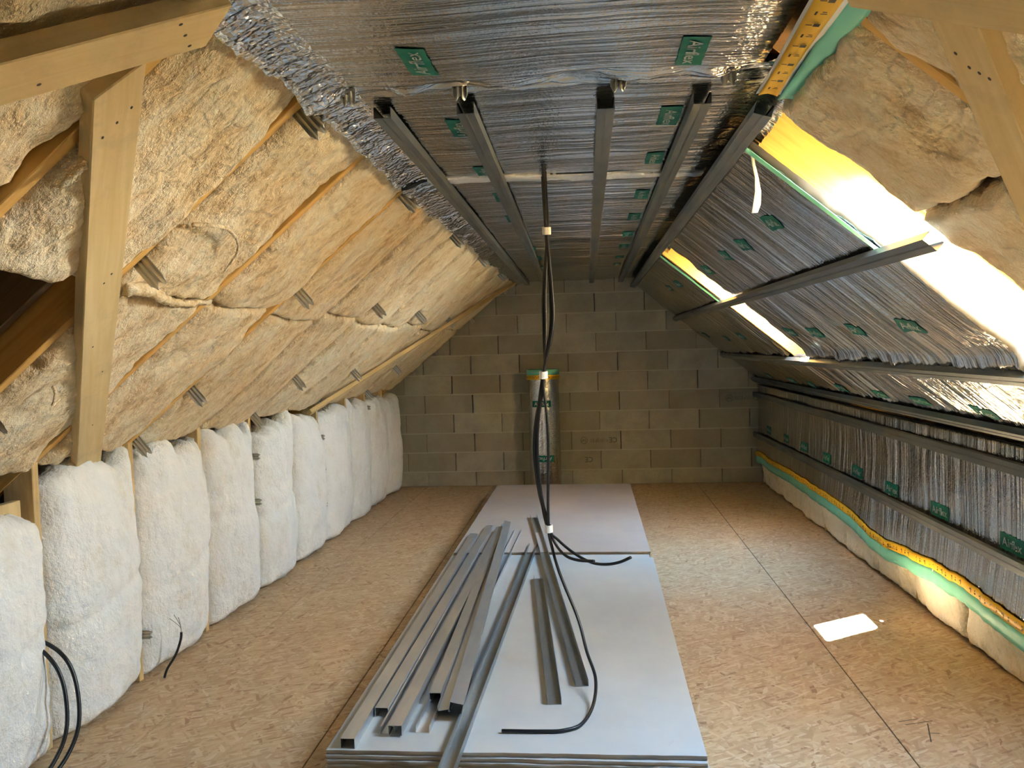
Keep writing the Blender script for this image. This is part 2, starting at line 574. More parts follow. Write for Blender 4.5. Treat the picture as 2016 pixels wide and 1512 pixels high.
ZJ = 0.1508
for row in range(-1, 11):
    z0 = max(0.0, ZJ + 0.2 * row) + (0.004 if row > -1 else 0); z1 = ZJ + 0.2 * (row + 1) - 0.004
    xo = (-1.90 - 0.004 * max(row, 0)) if row % 2 == 0 else (-1.692 - 0.004 * max(row, 0))
    for k in range(-2, 9):
        gapl = rng.choice([0.0015, 0.0035, 0.0045]); 
        x0 = max(-2.25, xo + .5 * k + gapl); x1 = min(1.95, xo + .5 * (k + 1) - rng.choice([0.001, 0.003]))
        if x1 - x0 < 0.03: continue
        poly = gable_clip([(x0, z0), (x1, z0), (x1, z1), (x0, z1)])
        if len(poly) < 3: continue
        link('concrete_block', block_mesh(poly, YB + rng.uniform(-0.003, 0.003)), M['block'], wall_back)
for row in range(0, 11):
    z = ZJ + 0.2 * row
    poly = gable_clip([(-2.25, z - 0.007), (1.95, z - 0.007), (1.95, z + 0.007), (-2.25, z + 0.007)])
    if len(poly) < 3: continue
    x0 = min(p[0] for p in poly); x1 = max(p[0] for p in poly)
    n = 60
    V = []; F = []
    xx = np.linspace(x0, x1, n)
    wob = fbm(xx * 6, xx * 0 + row, 3, 4)
    for i in range(n):
        yy = YB + 0.001 + 0.003 * wob[i]; zz = 0.004 * wob[(i * 7) % n]
        V += [(xx[i], yy, z - 0.007 + zz), (xx[i], yy, z + 0.007 + zz), (xx[i], YB + 0.04, z - 0.007), (xx[i], YB + 0.04, z + 0.007)]
    for i in range(n - 1):
        a = 4 * i; b = a + 4
        F += [[a, b, b + 1, a + 1], [a + 1, b + 1, b + 3, a + 3], [a, a + 2, b + 2, b]]
    link('mortar_bed', mesh_from('mortar_bed', V, F), M['mortar'], wall_back)

# outer walls and the gable behind the viewer
tag(link('wall_left', boxes_mesh('wall_left', [(-2.35, -2.22, YR, 8.6, -0.1, 1.16)]), M['concrete']), 'grey concrete outer wall glimpsed behind the left insulation', None, None, 'structure')
tag(link('wall_right', boxes_mesh('wall_right', [(1.93, 2.06, YR, 8.6, -0.1, 1.16)]), M['concrete']), 'grey outer wall behind the right insulation', None, None, 'structure')
tag(link('wall_front', boxes_mesh('wall_front', [(-2.35, 2.06, YR - 0.2, YR, -0.1, 3.2)]), M['block']), 'gable wall behind the viewer', None, None, 'structure')
# the dark boards over the ceiling quilt
tag(link('ceiling', boxes_mesh('ceiling', [(-1.0, 0.7, YR, 8.6, 2.22, 2.25)]), M['deck']), 'dark boards above the foil ceiling', None, None, 'structure')


def deck(fmap, holes):
    """roof boarding at rafter depth with rectangular holes for the roof windows"""
    ys = sorted(set([YR, 8.6] + [h[0] for h in holes] + [h[1] for h in holes]))
    ss = sorted(set([-0.55, 2.45] + [h[2] for h in holes] + [h[3] for h in holes]))
    V = []; F = []
    for i in range(len(ys) - 1):
        for j in range(len(ss) - 1):
            yc = (ys[i] + ys[i + 1]) / 2; sc = (ss[j] + ss[j + 1]) / 2
            if any(h[0] < yc < h[1] and h[2] < sc < h[3] for h in holes): continue
            b = len(V)
            for hh in (-DECK, -DECK - 0.03):
                for (y, s) in ((ys[i], ss[j]), (ys[i + 1], ss[j]), (ys[i + 1], ss[j + 1]), (ys[i], ss[j + 1])):
                    V.append(fmap(y, s, hh))
            F += [[b + q for q in f] for f in ((0, 1, 2, 3), (4, 7, 6, 5), (0, 4, 5, 1), (1, 5, 6, 2), (2, 6, 7, 3), (3, 7, 4, 0))]
    return mesh_from('deck', V, F)


tag(link('ceiling_left', deck(on_left, []), M['deck']), 'dark roof boarding behind the left rafters', None, None, 'structure')
tag(link('ceiling_right', deck(on_right, WINDOWS), M['deck']), 'dark roof boarding behind the right rafters', None, None, 'structure')

# roof windows
nR = Vector((-SA, 0, -CA)); dR = Vector((-CA, 0, SA)); nL = Vector((SA, 0, -CA)); dL = Vector((CA, 0, SA))
M['window_wood'] = mat_wood('window_pine', (0.80, 0.60, 0.32), (0.68, 0.46, 0.2), False)
for k, (y0, y1, s0, s1) in enumerate(WINDOWS):
    def bar(ya, yb, sa, sb, h0, h1):
        V = [on_right(y, s, h) for h in (h0, h1) for (y, s) in ((ya, sa), (yb, sa), (yb, sb), (ya, sb))]
        F = [(0, 1, 2, 3), (4, 7, 6, 5), (0, 4, 5, 1), (1, 5, 6, 2), (2, 6, 7, 3), (3, 7, 4, 0)]
        return V, F
    V = []; F = []
    w = 0.022
    for (ya, yb, sa, sb) in ((y0, y0 + w, s0, s1), (y1 - w, y1, s0, s1), (y0 + w, y1 - w, s0, s0 + w), (y0 + w, y1 - w, s1 - w, s1)):
        v, f = bar(ya, yb, sa, sb, -DECK - 0.06, -DECK + 0.004)
        b = len(V); V += v; F += [[b + q for q in ff] for ff in f]
    names = ['window_1', 'window_2', 'window_3']
    lab = ['near roof window, glaring white, in the right slope', 'far roof window, a narrow glaring strip in the right slope', 'roof window behind the viewer'][k]
    win = tag(link(names[k], mesh_from('window_frame', V, F), M['window_wood']), lab, None, None, 'structure')
    v, f = bar(y0 + w, y1 - w, s0 + w, s1 - w, -DECK - 0.045, -DECK - 0.041)
    link('pane', mesh_from('pane', v, f), M['glass'], win)
    pd = bpy.data.lights.new('window_portal', 'AREA')
    pd.shape = 'RECTANGLE'; pd.size = (y1 - y0); pd.size_y = (s1 - s0)
    pd.cycles.is_portal = True
    po = bpy.data.objects.new('window_portal', pd); COL.objects.link(po)
    X = Vector((0, 1, 0)); Z = -nR; Y = Z.cross(X)
    Mx = Matrix((X, Y, Z)).transposed().to_4x4(); Mx.translation = Vector(on_right((y0 + y1) / 2, (s0 + s1) / 2, -DECK - 0.062))
    po.matrix_world = Mx

# ================================================================== TIMBER
RAF = [0.42, 1.01, 1.61, 2.2, 2.82, 3.45, 4.09, 4.73, 5.35, 5.95, 6.62, 7.25, 7.88, 8.44]
nraf = len(RAF)
for i, y in enumerate(RAF):
    if y < 1: continue
    o = beam('rafter', on_left(y, -0.25, -DECK), on_left(y, 1.75, -DECK), 0.036, DECK - (0.006 if y < 4 else 0.030), nL, M['wood_orange'])
    tag(o, 'orange pine rafter of the left slope, %s from the block wall' % ORD[nraf - 1 - i], 'rafter', 'rafters of the left slope')
RAFR = [1.01, 1.61, 2.22, 2.815, 5.10, 5.72]
for i, (y, lab) in enumerate([(1.61, 'rafter of the right slope behind the leaning brace'), (2.235, 'rafter of the right slope on the near side of the near window'),
                              (2.815, 'glowing pine rafter face on the far side of the near window'), (5.165, 'rafter of the right slope on the near side of the far window'),
                              (5.66, 'pine rafter face glowing on the far side of the far window')]):
    o = beam('rafter', on_right(y, -0.25, -DECK), on_right(y, 1.60, -DECK), 0.036, DECK - (0.05 if y in (5.165, 2.235) else 0.004), nR, M['wood_orange'])
    tag(o, lab, 'rafter', 'rafters of the right slope')
# head pieces closing the top of the two window shafts, sills at their foot
for (y0, y1, sm, nm) in ((2.253, 2.797, 1.58, 'near'), (5.183, 5.642, 1.58, 'far')):
    o = beam('trimmer', on_right(y0, sm, -0.11), on_right(y1, sm, -0.11), 0.036, 0.20, dR, M['wood_orange'])
    o2 = beam('trimmer', on_right(y0, 0.47, -0.16), on_right(y1, 0.47, -0.16), 0.1, 0.03, dR, M['wood_orange'])
    tag(o, 'pine cross piece above the %s roof window' % nm, 'timber', 'cross pieces of the window shafts')
    tag(o2, 'pine cross piece below the %s roof window' % nm, 'timber', 'cross pieces of the window shafts')

STUD = [2.2, 2.82, 3.45, 4.09, 4.73, 5.35, 5.95, 6.67, 7.26, 7.88]
for i, y in enumerate(STUD):
    o = beam('wall_stud', (XL - 0.115, y, 0.0), (XL - 0.115, y, 1.06), 0.034, 0.115, (1, 0, 0), M['wood'])
    tag(o, 'pine stud of the left knee wall between white batts, %s from the block wall' % ORD[len(STUD) - 1 - i], 'stud', 'studs of the left knee wall')
STUDR = [3.39, 3.95, 4.57, 5.13, 5.71, 6.31, 6.95, 7.6]
for i, y in enumerate(STUDR):
    o = beam('wall_stud', (XR + 0.10, y, 0.0), (XR + 0.10, y, 0.98), 0.034, 0.085, (-1, 0, 0), M['wood'])
    tag(o, 'pine stud at the foot of the right wall, %s from the block wall' % ORD[len(STUDR) - 1 - i], 'stud', 'studs of the right knee wall')
# a bare board beside the first stud
o = beam('nailed_plank', (XL - 0.06, 2.70, 0.0), (XL - 0.06, 2.70, 0.93), 0.15, 0.03, (1, 0, 0), M['wood'])
tag(o, 'short upright plank behind the wool at the left edge', 'plank')


def nails(parent, pts, r=0.0045):
    """pts in the timber's own coordinates; heads sit on its room face"""
    for (x, y, z) in pts:
        V = []; F = []
        for k in range(8):
            a = 2 * math.pi * k / 8
            V.append((x + r * math.cos(a), y + 0.7 * r * math.sin(a), z + 0.0002))
        V.append((x, y, z + 0.0012))
        F = [[k, (k + 1) % 8, 8] for k in range(8)]
        n = link('nail_head', mesh_from('nail_head', V, F), M['nail']); n.parent = parent


o = beam('doubling_board', on_left(2.158, 0.1, -DECK), on_left(2.158, 1.3, -DECK), 0.03, 0.115, nL, M['deck'])  # dark roof-board colour stands for the shade inside the bare bay
tag(o, 'board doubling the bare rafter, coloured dark for the shade in the left opening', 'timber')
# wind braces nailed across the rafters
p = beam('wind_brace', on_left(1.495, 1.452, 0.006), on_left(3.15, -0.045, 0.006), 0.108, 0.04, nL, M['wood_brace'], slant=(-0.03, 0))
tag(p, 'long leaning pine brace plank in the left foreground', 'brace')
nails(p, [(0.09, 0.03, 0.04), (0.12, 0.0, 0.04), (0.15, -0.03, 0.04), (0.75, 0.0, 0.04), (0.72, 0.02, 0.04), (1.1, -0.02, 0.04), (1.32, 0.02, 0.04), (1.75, 0.0, 0.04)])
p = beam('wind_brace', on_left(1.516, 1.655, 0.046), on_left(0.3, 0.435, 0.046), 0.092, 0.045, nL, M['wood_brace'], slant=(0.02, 0))
tag(p, 'pine plank crossing the upper left corner with nail heads', 'brace')
nails(p, [(0.06, 0.03, 0.045), (0.075, 0.0, 0.045), (0.09, -0.03, 0.045), (0.35, 0.02, 0.045)])
p = beam('wind_brace', on_left(5.74, -0.02, 0.032), on_left(8.2, 1.63, 0.032), 0.05, 0.03, nL, M['wood'])
tag(p, 'thin yellow brace batten running up the far left slope', 'brace')
p = beam('wind_brace', on_right(1.345, 1.44, 0.006), on_right(2.05, 0.672, 0.006), 0.085, 0.04, nR, M['wood_brace'], slant=(0.01, 0))
tag(p, 'leaning pine brace plank in the upper right', 'brace')
nails(p, [(0.08, -0.02, 0.04), (0.12, 0.01, 0.04), (0.13, 0.025, 0.04), (0.11, -0.005, 0.04)])
p = beam('wind_brace', on_right(1.377, 1.60, 0.046), on_right(0.55, 0.80, 0.046), 0.078, 0.045, nR, M['wood_brace'])
tag(p, 'pine plank crossing the upper right corner', 'brace')
nails(p, [(0.11, 0.01, 0.045), (0.14, 0.03, 0.045)])

# ================================================================== MINERAL WOOL


def wool_h(amp, bulge, u0, u1, v0, v1, seed, fx=7., fy=5.):
    def f(U, V):
        b = np.sin(np.pi * np.clip((U - u0) / (u1 - u0), 0, 1)) ** 0.6
        n = fbm(U * fx, V * fy, seed, 5)
        r = 1 - np.abs(2 * vn2(U * fx * 0.9 + 3, V * fy * 0.7, seed + 31) - 1)
        n2 = fbm(U * 38, V * 26, seed + 9, 3)
        return bulge * b + amp * (2.1 * n - 0.9 * np.clip(r - 0.8, 0, 1) * 4 * 0.35) + 0.009 * n2
    return f


lab_row = {0: 'lower row', 1: 'upper row'}
for i in range(len(RAF) - 1):
    ya, yb = RAF[i], RAF[i + 1]
    if yb < 1.2: 
        pass
    near = yb < 3.6
    seam = 0.86 + 0.03 * math.sin(i * 2.3) if i > 2 else 0.92
    gl, gr = (0.024, 0.022) if near else (0.019, 0.018)
    bay = len(RAF) - 2 - i
    if i in (0,): continue
    rows = [(0, -0.02, seam - 0.003), (1, seam + 0.003, 1.70)]
    for row, s0, s1 in rows:
        if i == 2 and row == 0:
            continue                      # bare rafters in this bay
        if i == 2 and row == 1:
            s0 = 0.90
        u0, u1 = ya + gl, yb - gr
        res = 0.011 if near else 0.016
        nu = int((u1 - u0) / res); nv = int((s1 - s0) / res)
        amp = 0.026 if near else 0.015
        if row == 1 and i in (1, 2, 3): amp = 0.034
        hf = wool_h(amp, 0.016 if near else 0.020, u0, u1, s0, s1, i * 17 + row * 5 + 1)
        me = slab('insulation_batt', on_left, u0, u1, s0, s1, nu, nv, hf, 0.16, jit=0.016 if near else 0.014, jseed=i * 3 + row, round_r=0.035, round_d=0.03, jfreq=16)
        o = link('insulation_batt', me, [M['wool_tan'], M['wool_edge']])
        tag(o, 'tan mineral wool batt of the left slope, %s, %s bay from the block wall' % (lab_row[row], ORD[bay]), 'insulation', 'wool batts between the left rafters')


def flap(name, pts, width, mat, parent, seed=0):
    """a curled strip of torn wool"""
    P = [Vector(p) for p in pts]
    me = tube_mesh(name, pts, width, 6, 6, True, width * 0.35)
    co = np.zeros(len(me.vertices) * 3); me.vertices.foreach_get('co', co); co = co.reshape(-1, 3)
    co += (np.random.RandomState(seed).rand(*co.shape) - .5) * width * 0.5
    me.vertices.foreach_set('co', co.ravel())
    return link(name, me, mat, parent)


batts_left = [o for o in bpy.data.objects if o.name.startswith('insulation_batt')]


def batt_by(label_part):
    return next(o for o in batts_left if label_part in o['label'])


P_ = lambda y, s, h: on_left(y, s, h)
b1 = batt_by('upper row, %s bay' % ORD[len(RAF) - 2 - 3])
flap('torn_strip', [P_(2.22, 1.18, 0.02), P_(2.30, 1.22, 0.05), P_(2.42, 1.20, 0.055), P_(2.50, 1.15, 0.06), P_(2.50, 1.08, 0.075)], 0.007, M['wool_tan'], b1, 1)
b2 = batt_by('lower row, %s bay' % ORD[len(RAF) - 2 - 3])
flap('torn_strip', [P_(2.24, 0.91, 0.015), P_(2.32, 0.93, 0.03), P_(2.45, 0.90, 0.03), P_(2.60, 0.885, 0.025), P_(2.78, 0.90, 0.015)], 0.022, M['wool_tan'], b2, 2)
flap('torn_strip', [P_(2.35, 0.50, 0.03), P_(2.33, 0.50, 0.06), P_(2.35, 0.46, 0.07), P_(2.39, 0.47, 0.055)], 0.006, M['wool_tan'], b2, 4)
b3 = batt_by('upper row, %s bay' % ORD[len(RAF) - 2 - 2])
flap('torn_strip', [P_(1.625, 1.33, -0.01), P_(1.635, 1.28, 0.02), P_(1.635, 1.22, 0.03), P_(1.62, 1.17, 0.03)], 0.016, M['wool_tan'], b3, 5)

# the white batts standing in the left knee wall
tops = {0: 0.93, 1: 1.0, 2: 1.0, 3: 1.03, 4: 1.0, 5: 0.98, 6: 1.0, 7: 1.0, 8: 0.98, 9: 0.98}
edges = STUD + [8.45]
for i in range(len(edges) - 1):
    u0, u1 = edges[i] + 0.020, edges[i + 1] - 0.006
    zt = tops[i]
    sd = 200 + i * 7

    def hf(U, V, u0=u0, u1=u1, zt=zt, sd=sd, i=i):
        b = np.sin(np.pi * np.clip((U - u0) / (u1 - u0), 0, 1)) ** 0.45
        vb = 0.75 + 0.5 * np.sin(np.pi * np.clip(V / zt, 0, 1)) ** 0.8
        n = fbm(U * 5, V * 3.2, sd, 4)
        n2 = fbm(U * 30, V * 22, sd + 4, 3)
        fold = np.exp(-((V - (0.35 + 0.3 * vn2(i, 3, 5)) - 0.2 * (U - u0)) / 0.03) ** 2) * 0.014
        return -0.004 + 0.085 * b * vb + 0.060 * n + 0.012 * n2 - fold * (vn2(U * 6, V * 0 + i, 2) > 0.45)

    def ved(U, V, zt=zt, u0=u0, u1=u1, sd=sd, i=i):
        t = sstep(0.6, 1.0, V / zt)
        drop = -0.09 * fbm(U * 7, U * 0 + sd, sd, 4) * 2 * t
        if i == 0: drop = drop - 0.10 * sstep(0.45, 1.0, (U - u0) / (u1 - u0)) * t
        if i == 4: drop = drop + (0.05 * sstep(0.2, 0.9, (U - u0) / (u1 - u0)) - 0.02) * t
        return V + drop
    near = u1 < 4.2
    res = 0.012 if near else 0.018
    me = slab('insulation_batt', on_wall_left, u0, u1, 0.004, zt, int((u1 - u0) / res), int(zt / res), hf, 0.11, jit=0.014, jseed=sd, round_r=0.07, round_d=0.07, jfreq=14, vedge=ved)
    o = link('insulation_batt', me, [M['wool_white'], M['wool_white_edge']])
    tag(o, 'white wool batt standing in the left knee wall, %s from the block wall' % ORD[len(edges) - 2 - i], 'insulation', 'white batts of the left knee wall')

# cream batts at the foot of the right wall
edr = [2.2, 2.8] + STUDR + [8.45]
for i in range(len(edr) - 1):
    u0, u1 = edr[i] + 0.004, edr[i + 1] - 0.006
    if u1 < 2.8: continue
    sd = 400 + i * 7

    def hf(U, V, u0=u0, u1=u1, sd=sd):
        b = np.sin(np.pi * np.clip((U - u0) / (u1 - u0), 0, 1)) ** 0.5
        return -0.055 * sstep(0.26, 0.40, V) + 0.045 * b * (0.45 + 0.55 * sstep(0.0, 0.22, V)) * sstep(0.45, 0.28, V) + 0.050 * fbm(U * 6, V * 5, sd, 4) + 0.009 * fbm(U * 30, V * 26, sd + 3, 3)
    me = slab('insulation_batt', on_wall_right, u0, u1, 0.004, 0.95, int((u1 - u0) / 0.016), 58, hf, 0.11, jit=0.014, jseed=sd, round_r=0.05, round_d=0.045, jfreq=14, flip=True)
    o = link('insulation_batt', me, [M['wool_cream'], M['wool_white_edge']])
    tag(o, 'cream wool batt low on the right wall, %s from the block wall' % ORD[len(edr) - 2 - i], 'insulation', 'cream batts at the foot of the right wall')

# tan batts of the right slope, near bays
for (u0, u1, s0, s1, lab, sd) in [(1.03, 1.60, 0.70, 1.55, 'tan wool batt in the upper right corner under the crossing plank', 601),
                                  (1.625, 2.235, 1.115, 1.55, 'tan wool batt beside the near window, upper piece', 602),
                                  (1.625, 2.245, 0.45, 1.105, 'tan wool batt beside the near window, lower torn piece', 603),
                                  (0.45, 1.0, 0.9, 1.55, 'tan wool batt at the top right edge', 604)]:
    hf = wool_h(0.030, 0.012, u0, u1, s0, s1, sd)
    me = slab('insulation_batt', on_right, u0, u1, s0, s1, int((u1 - u0) / 0.011), int((s1 - s0) / 0.011), hf, 0.16, jit=0.020, jseed=sd, round_r=0.035, round_d=0.03, jfreq=14, flip=True)
    o = link('insulation_batt', me, [M['wool_tan'], M['wool_edge']])
    tag(o, lab, 'insulation', 'tan batts of the right slope')

# ================================================================== FOIL QUILTS


def foil_h(seed, pleat=0.006, big=0.012, fine=0.0016):
    def f(U, V):                     # U along the room, V across
        w = 0.02 * fbm(U * 1.3, V * 1.8, seed + 3, 3)
        p = fbm((U + w) * 20, V * 0.9, seed, 3)
        q = vn2((U + w) * 95, V * 1.6, seed + 8) + 0.5 * vn2((U + w) * 190, V * 2.3, seed + 18) - 0.75
        return 0.006 + pleat * 2 * p + fine * 2 * q + big * 2 * fbm(U * 2.2, V * 2.6, seed + 5, 3)
    return f


text_cache = {}


def text_geo(body, bold=0.012):
    """flat lettering, unit cap height, as vertices and faces"""
    if body in text_cache: return text_cache[body]
    cu = bpy.data.curves.new('lettering', 'FONT'); cu.body = body; cu.resolution_u = 2; cu.offset = bold
    ob = bpy.data.objects.new('lettering', cu); COL.objects.link(ob)
    dg = bpy.context.evaluated_depsgraph_get(); me = ob.evaluated_get(dg).to_mesh()
    V = np.array([v.co[:2] for v in me.vertices]); F = [list(p.vertices) for p in me.polygons]
    ob.evaluated_get(dg).to_mesh_clear(); bpy.data.objects.remove(ob, do_unlink=True)
    V -= V.min(0); V /= V[:, 1].max()
    text_cache[body] = (V, F)
    return V, F


def logo(parent, fmap, hf, u, v, lu, lv, turn, flip, skew=0.0, text='Airflex', mirror=False):
    """a green printed field with silver lettering lying on a foil quilt.
    lu, lv: extent along the lettering and across it; turn: angle of the lettering in the (u, v) plane"""
    ct, st = math.cos(turn), math.sin(turn)

    def place(a, b, off):
        a = np.asarray(a, float); b = np.asarray(b, float)
        bb = b * (-1 if flip else 1)
        aa = a + skew * bb
        U = u + aa * ct - bb * st; V = v + aa * st + bb * ct
        return np.stack(fmap(U, V, hf(U, V) + off), -1)
    na, nb = 14, 8
    A, B = np.meshgrid(np.linspace(-lu / 2, lu / 2, na), np.linspace(-lv / 2, lv / 2, nb), indexing='ij')
    wob = 0.006 * fbm(A * 40 + u * 9, B * 0 + v, 3, 3)
    pts = place(A, B + wob, 0.003).reshape(-1, 3)
    F = [[i * nb + j, (i + 1) * nb + j, (i + 1) * nb + j + 1, i * nb + j + 1] for i in range(na - 1) for j in range(nb - 1)]
    o = link('printed_logo', mesh_from('printed_logo', pts, F, True), M['green'], parent)
    if text:
        TV, TF = text_geo(text)
        hgt = lv * 0.52; wdt = lu * 0.80
        a = (TV[:, 0] / TV[:, 0].max() - .5) * wdt; b = (TV[:, 1] - .5) * hgt
        if mirror: a = -a
        tp = place(a, b, 0.0055)
        link('lettering', mesh_from('lettering', tp, TF), M['silver_print'], o)
    return o


# ceiling: two quilts meeting at a taped seam
cq = []
for (y0, y1, sd, lab) in [(-0.6, 3.235, 11, 'crinkled silver foil quilt on the ceiling, nearer sheet'), (3.235, 8.49, 12, 'crinkled silver foil quilt on the ceiling, farther sheet')]:
    base = foil_h(sd, 0.005, 0.012)

    def hf(U, V, base=base, sd=sd):
        e = sstep(-0.60, -0.73, V)
        h = base(U, V) * (1 - 0.85 * e)                      # left edge bends down over the wool
        h = h + e * (0.045 + 0.02 * fbm(U * 9, V * 9, sd, 3) * 2) + e * 0.010 * fbm(U * 60, V * 60, sd + 2, 2)
        h = h + 0.03 * np.exp(-((U - 2.12) / 0.05) ** 2) * fbm(U * 20, V * 9, sd + 6, 3) * 2
        er = sstep(0.47, 0.54, V) * sstep(2.1, 2.25, U)
        return h + er * (0.055 + 0.02 * fbm(U * 14, V * 20, sd + 4, 3))

    def ve(U, V, sd=sd):                                # wavy left border
        return V + 0.035 * sstep(-0.5, -0.72, V) * fbm(U * 3.1, U * 0 + 4, sd, 4) * 2 - 0.11 * sstep(0.2, 0.54, V) * sstep(2.16, 2.04, U)
    me = slab('foil_quilt', on_ceil, y0, y1, -0.715, 0.54, int((y1 - y0) / 0.0038), 48, hf, 0.02, vedge=ve, flip=False)
    nu_ = int((y1 - y0) / 0.0038)
    mi_ = np.zeros(len(me.polygons), np.int32); me.polygons.foreach_get('material_index', mi_)
    fr_ = mi_[:(nu_ - 1) * 47].reshape(nu_ - 1, 47); fr_[:, :5] = 2
    me.polygons.foreach_set('material_index', mi_)
    o = link('foil_quilt', me, [M['foil'], M['quilt_side'], M['foil_edge']])
    tag(o, lab, 'foil insulation', 'foil quilts')
    cq.append((o, hf))
# seam tape
def hft(U, V):
    W = U + 0.13 * (V + 0.5)
    return np.maximum(cq[0][1](W, V), cq[1][1](W, V)) + 0.008 + 0.008 * fbm(U * 40, V * 30, 9, 3)
o = link('seam_tape', slab('seam_tape', lambda a, b, h: on_ceil(a + 0.13 * (b + 0.5), b, h), 3.185, 3.26, -0.60, 0.46, 14, 120, hft, 0.0, jit=0.004, jseed=4), [M['tape_foil_highlit'], M['tape_foil_highlit']], cq[1][0])
rowL = [1.90, 2.50, 3.12, 3.71, 4.30, 4.99, 5.63, 6.28, 6.95, 7.6]
rowR = [1.955, 2.508, 3.06, 3.765, 4.42, 5.07, 5.67, 6.41, 7.0, 7.6]
for k, y in enumerate(rowL):
    q = cq[0] if y < 3.235 else cq[1]
    if y > 7.3: continue
    logo(q[0], on_ceil, q[1], y, -0.372 + (0.005 if k % 2 else 0), 0.19, 0.062, math.pi, False, skew=0.25)
for k, y in enumerate(rowR):
    q = cq[0] if y < 3.235 else cq[1]
    if y > 7.3: continue
    logo(q[0], on_ceil, q[1], y, 0.252, 0.19, 0.062, 0.0, False, skew=0.10)

# right slope quilts
def slope_quilt(y0, y1, s0, s1, sd, lab, droop=0.0, nv=46):
    base = foil_h(sd, 0.007, 0.012)

    def hf(U, V):
        h = base(U, V)
        lo = sstep(s0 + 0.07, s0, V)
        h = h + lo * (droop + 0.020 * fbm(U * 11, V * 8, sd + 2, 3) * 2) + lo * 0.012 * fbm(U * 50, V * 40, sd, 2)
        en = np.minimum(U - y0, y1 - U)
        return h + 0.02 * np.clip(1 - en / 0.05, 0, 1) * fbm(U * 0 + 3, V * 12, sd + 9, 3)

    def ve(U, V):
        return V + 0.02 * sstep(s0 + 0.2, s0, V) * fbm(U * 3.3, U * 0, sd + 1, 4) * 2
    me = slab('foil_quilt', on_right, y0, y1, s0, s1, int((y1 - y0) / 0.0042), nv, hf, 0.024, jit=0.008, jseed=sd, vedge=ve, flip=True)
    o = link('foil_quilt', me, [M['foil'], M['quilt_side']])
    tag(o, lab, 'foil insulation', 'foil quilts')
    return o, hf


qA, hA = slope_quilt(2.63, 5.13, 0.475, 1.575, 21, 'silver foil quilt on the right slope between the two roof windows', 0.02)
qB, hB = slope_quilt(5.68, 8.47, 0.475, 1.575, 22, 'dim silver foil quilt on the right slope beyond the far window', 0.01)
qC, hC = slope_quilt(1.2, 8.47, 0.055, 0.455, 23, 'glittering foil strip low on the right slope between the two lower rails', 0.015, 26)
for (y, s) in [(3.14, 1.315), (3.75, 1.305), (4.227, 1.31), (4.90, 1.297)]:
    logo(qA, on_right, hA, y, s, 0.15, 0.075, math.pi + 0.15, True, skew=-0.35)
for (y, s) in [(3.11, 0.705), (3.76, 0.69), (4.40, 0.693), (4.89, 0.707)]:
    logo(qA, on_right, hA, y, s, 0.16, 0.075, math.pi + 0.15, True, skew=-0.3)
for (y, s) in [(6.34, 1.326), (6.83, 1.337), (7.29, 0.678), (6.486, 0.698), (8.1, 0.75)]:
    logo(qB, on_right, hB, y, s, 0.17, 0.07, math.pi + 0.1, True, skew=-0.3)
for (y, s) in [(7.53, 0.15), (6.77, 0.14), (6.22, 0.125), (5.45, 0.135), (4.718, 0.15), (4.156, 0.15), (3.52, 0.145)]:
    logo(qC, on_right, hC, y, s, 0.19, 0.06, math.pi + 0.05, True, skew=-0.25)

# right knee wall quilt with its taped lower border
bD = foil_h(31, 0.007, 0.016)
def border(y):          # height of the tape's upper edge along the wall
    return np.interp(y, [1.0, 3.0, 3.45, 3.72, 4.24, 4.5, 4.79, 5.07, 5.39, 5.9, 6.6, 7.4, 8.4], [0.29, 0.30, 0.305, 0.322, 0.318, 0.298, 0.268, 0.275, 0.316, 0.325, 0.333, 0.322, 0.315]) + 0.008 * fbm(np.asarray(y) * 7, np.asarray(y) * 0, 77, 3) * 2
def hD(U, V):
    h = 0.028 + bD(U, V)
    return h + 0.02 * sstep(0.55, 0.28, V) * (1 + 1.2 * fbm(U * 2.4, V * 0, 5, 3))
def vD(U, V):
    t = np.clip((0.96 - V) / (0.96 - 0.30), 0, 1)
    return V + t * (border(U) - 0.30)
me = slab('foil_quilt', on_wall_right, 2.2, 8.47, 0.30, 0.985, int(6.27 / 0.0045), 34, hD, 0.0, vedge=vD, flip=True)
qD = link('foil_quilt', me, [M['foil'], M['quilt_side']])
tag(qD, 'silver foil quilt on the right knee wall with a taped lower border', 'foil insulation', 'foil quilts')
for y in [7.957, 7.264, 6.685, 6.04, 5.4, 4.752, 4.14, 3.46, 2.8]:
    logo(qD, on_wall_right, hD, y, 0.578, 0.20, 0.068, math.pi, True)


def band(name, top, bot, off, mat, parent, y0=2.6, y1=8.45):
    ny = int((y1 - y0) / 0.02); yy = np.linspace(y0, y1, ny); nb = 4
    V = []; F = []
    for i, y in enumerate(yy):
        for j in range(nb):
            t = j / (nb - 1)
            z = border(y) + top + (bot - top) * t
            h = float(hD(np.array(y), np.array(0.30))) + off + 0.006 * math.sin(t * math.pi)
            V.append((XR - h, y, float(z)))
    for i in range(ny - 1):
        for j in range(nb - 1):
            a = i * nb + j
            F.append([a, a + 1, a + nb + 1, a + nb])
    o = link(name, mesh_from(name, V, F, True), mat, parent)
    so = o.modifiers.new('thickness', 'SOLIDIFY'); so.thickness = 0.002
    return o


band('turquoise_band', -0.030, -0.105, 0.001, M['turquoise'], qD)
yt = band('yellow_tape', 0.012, -0.034, 0.005, M['yellow'], qD)
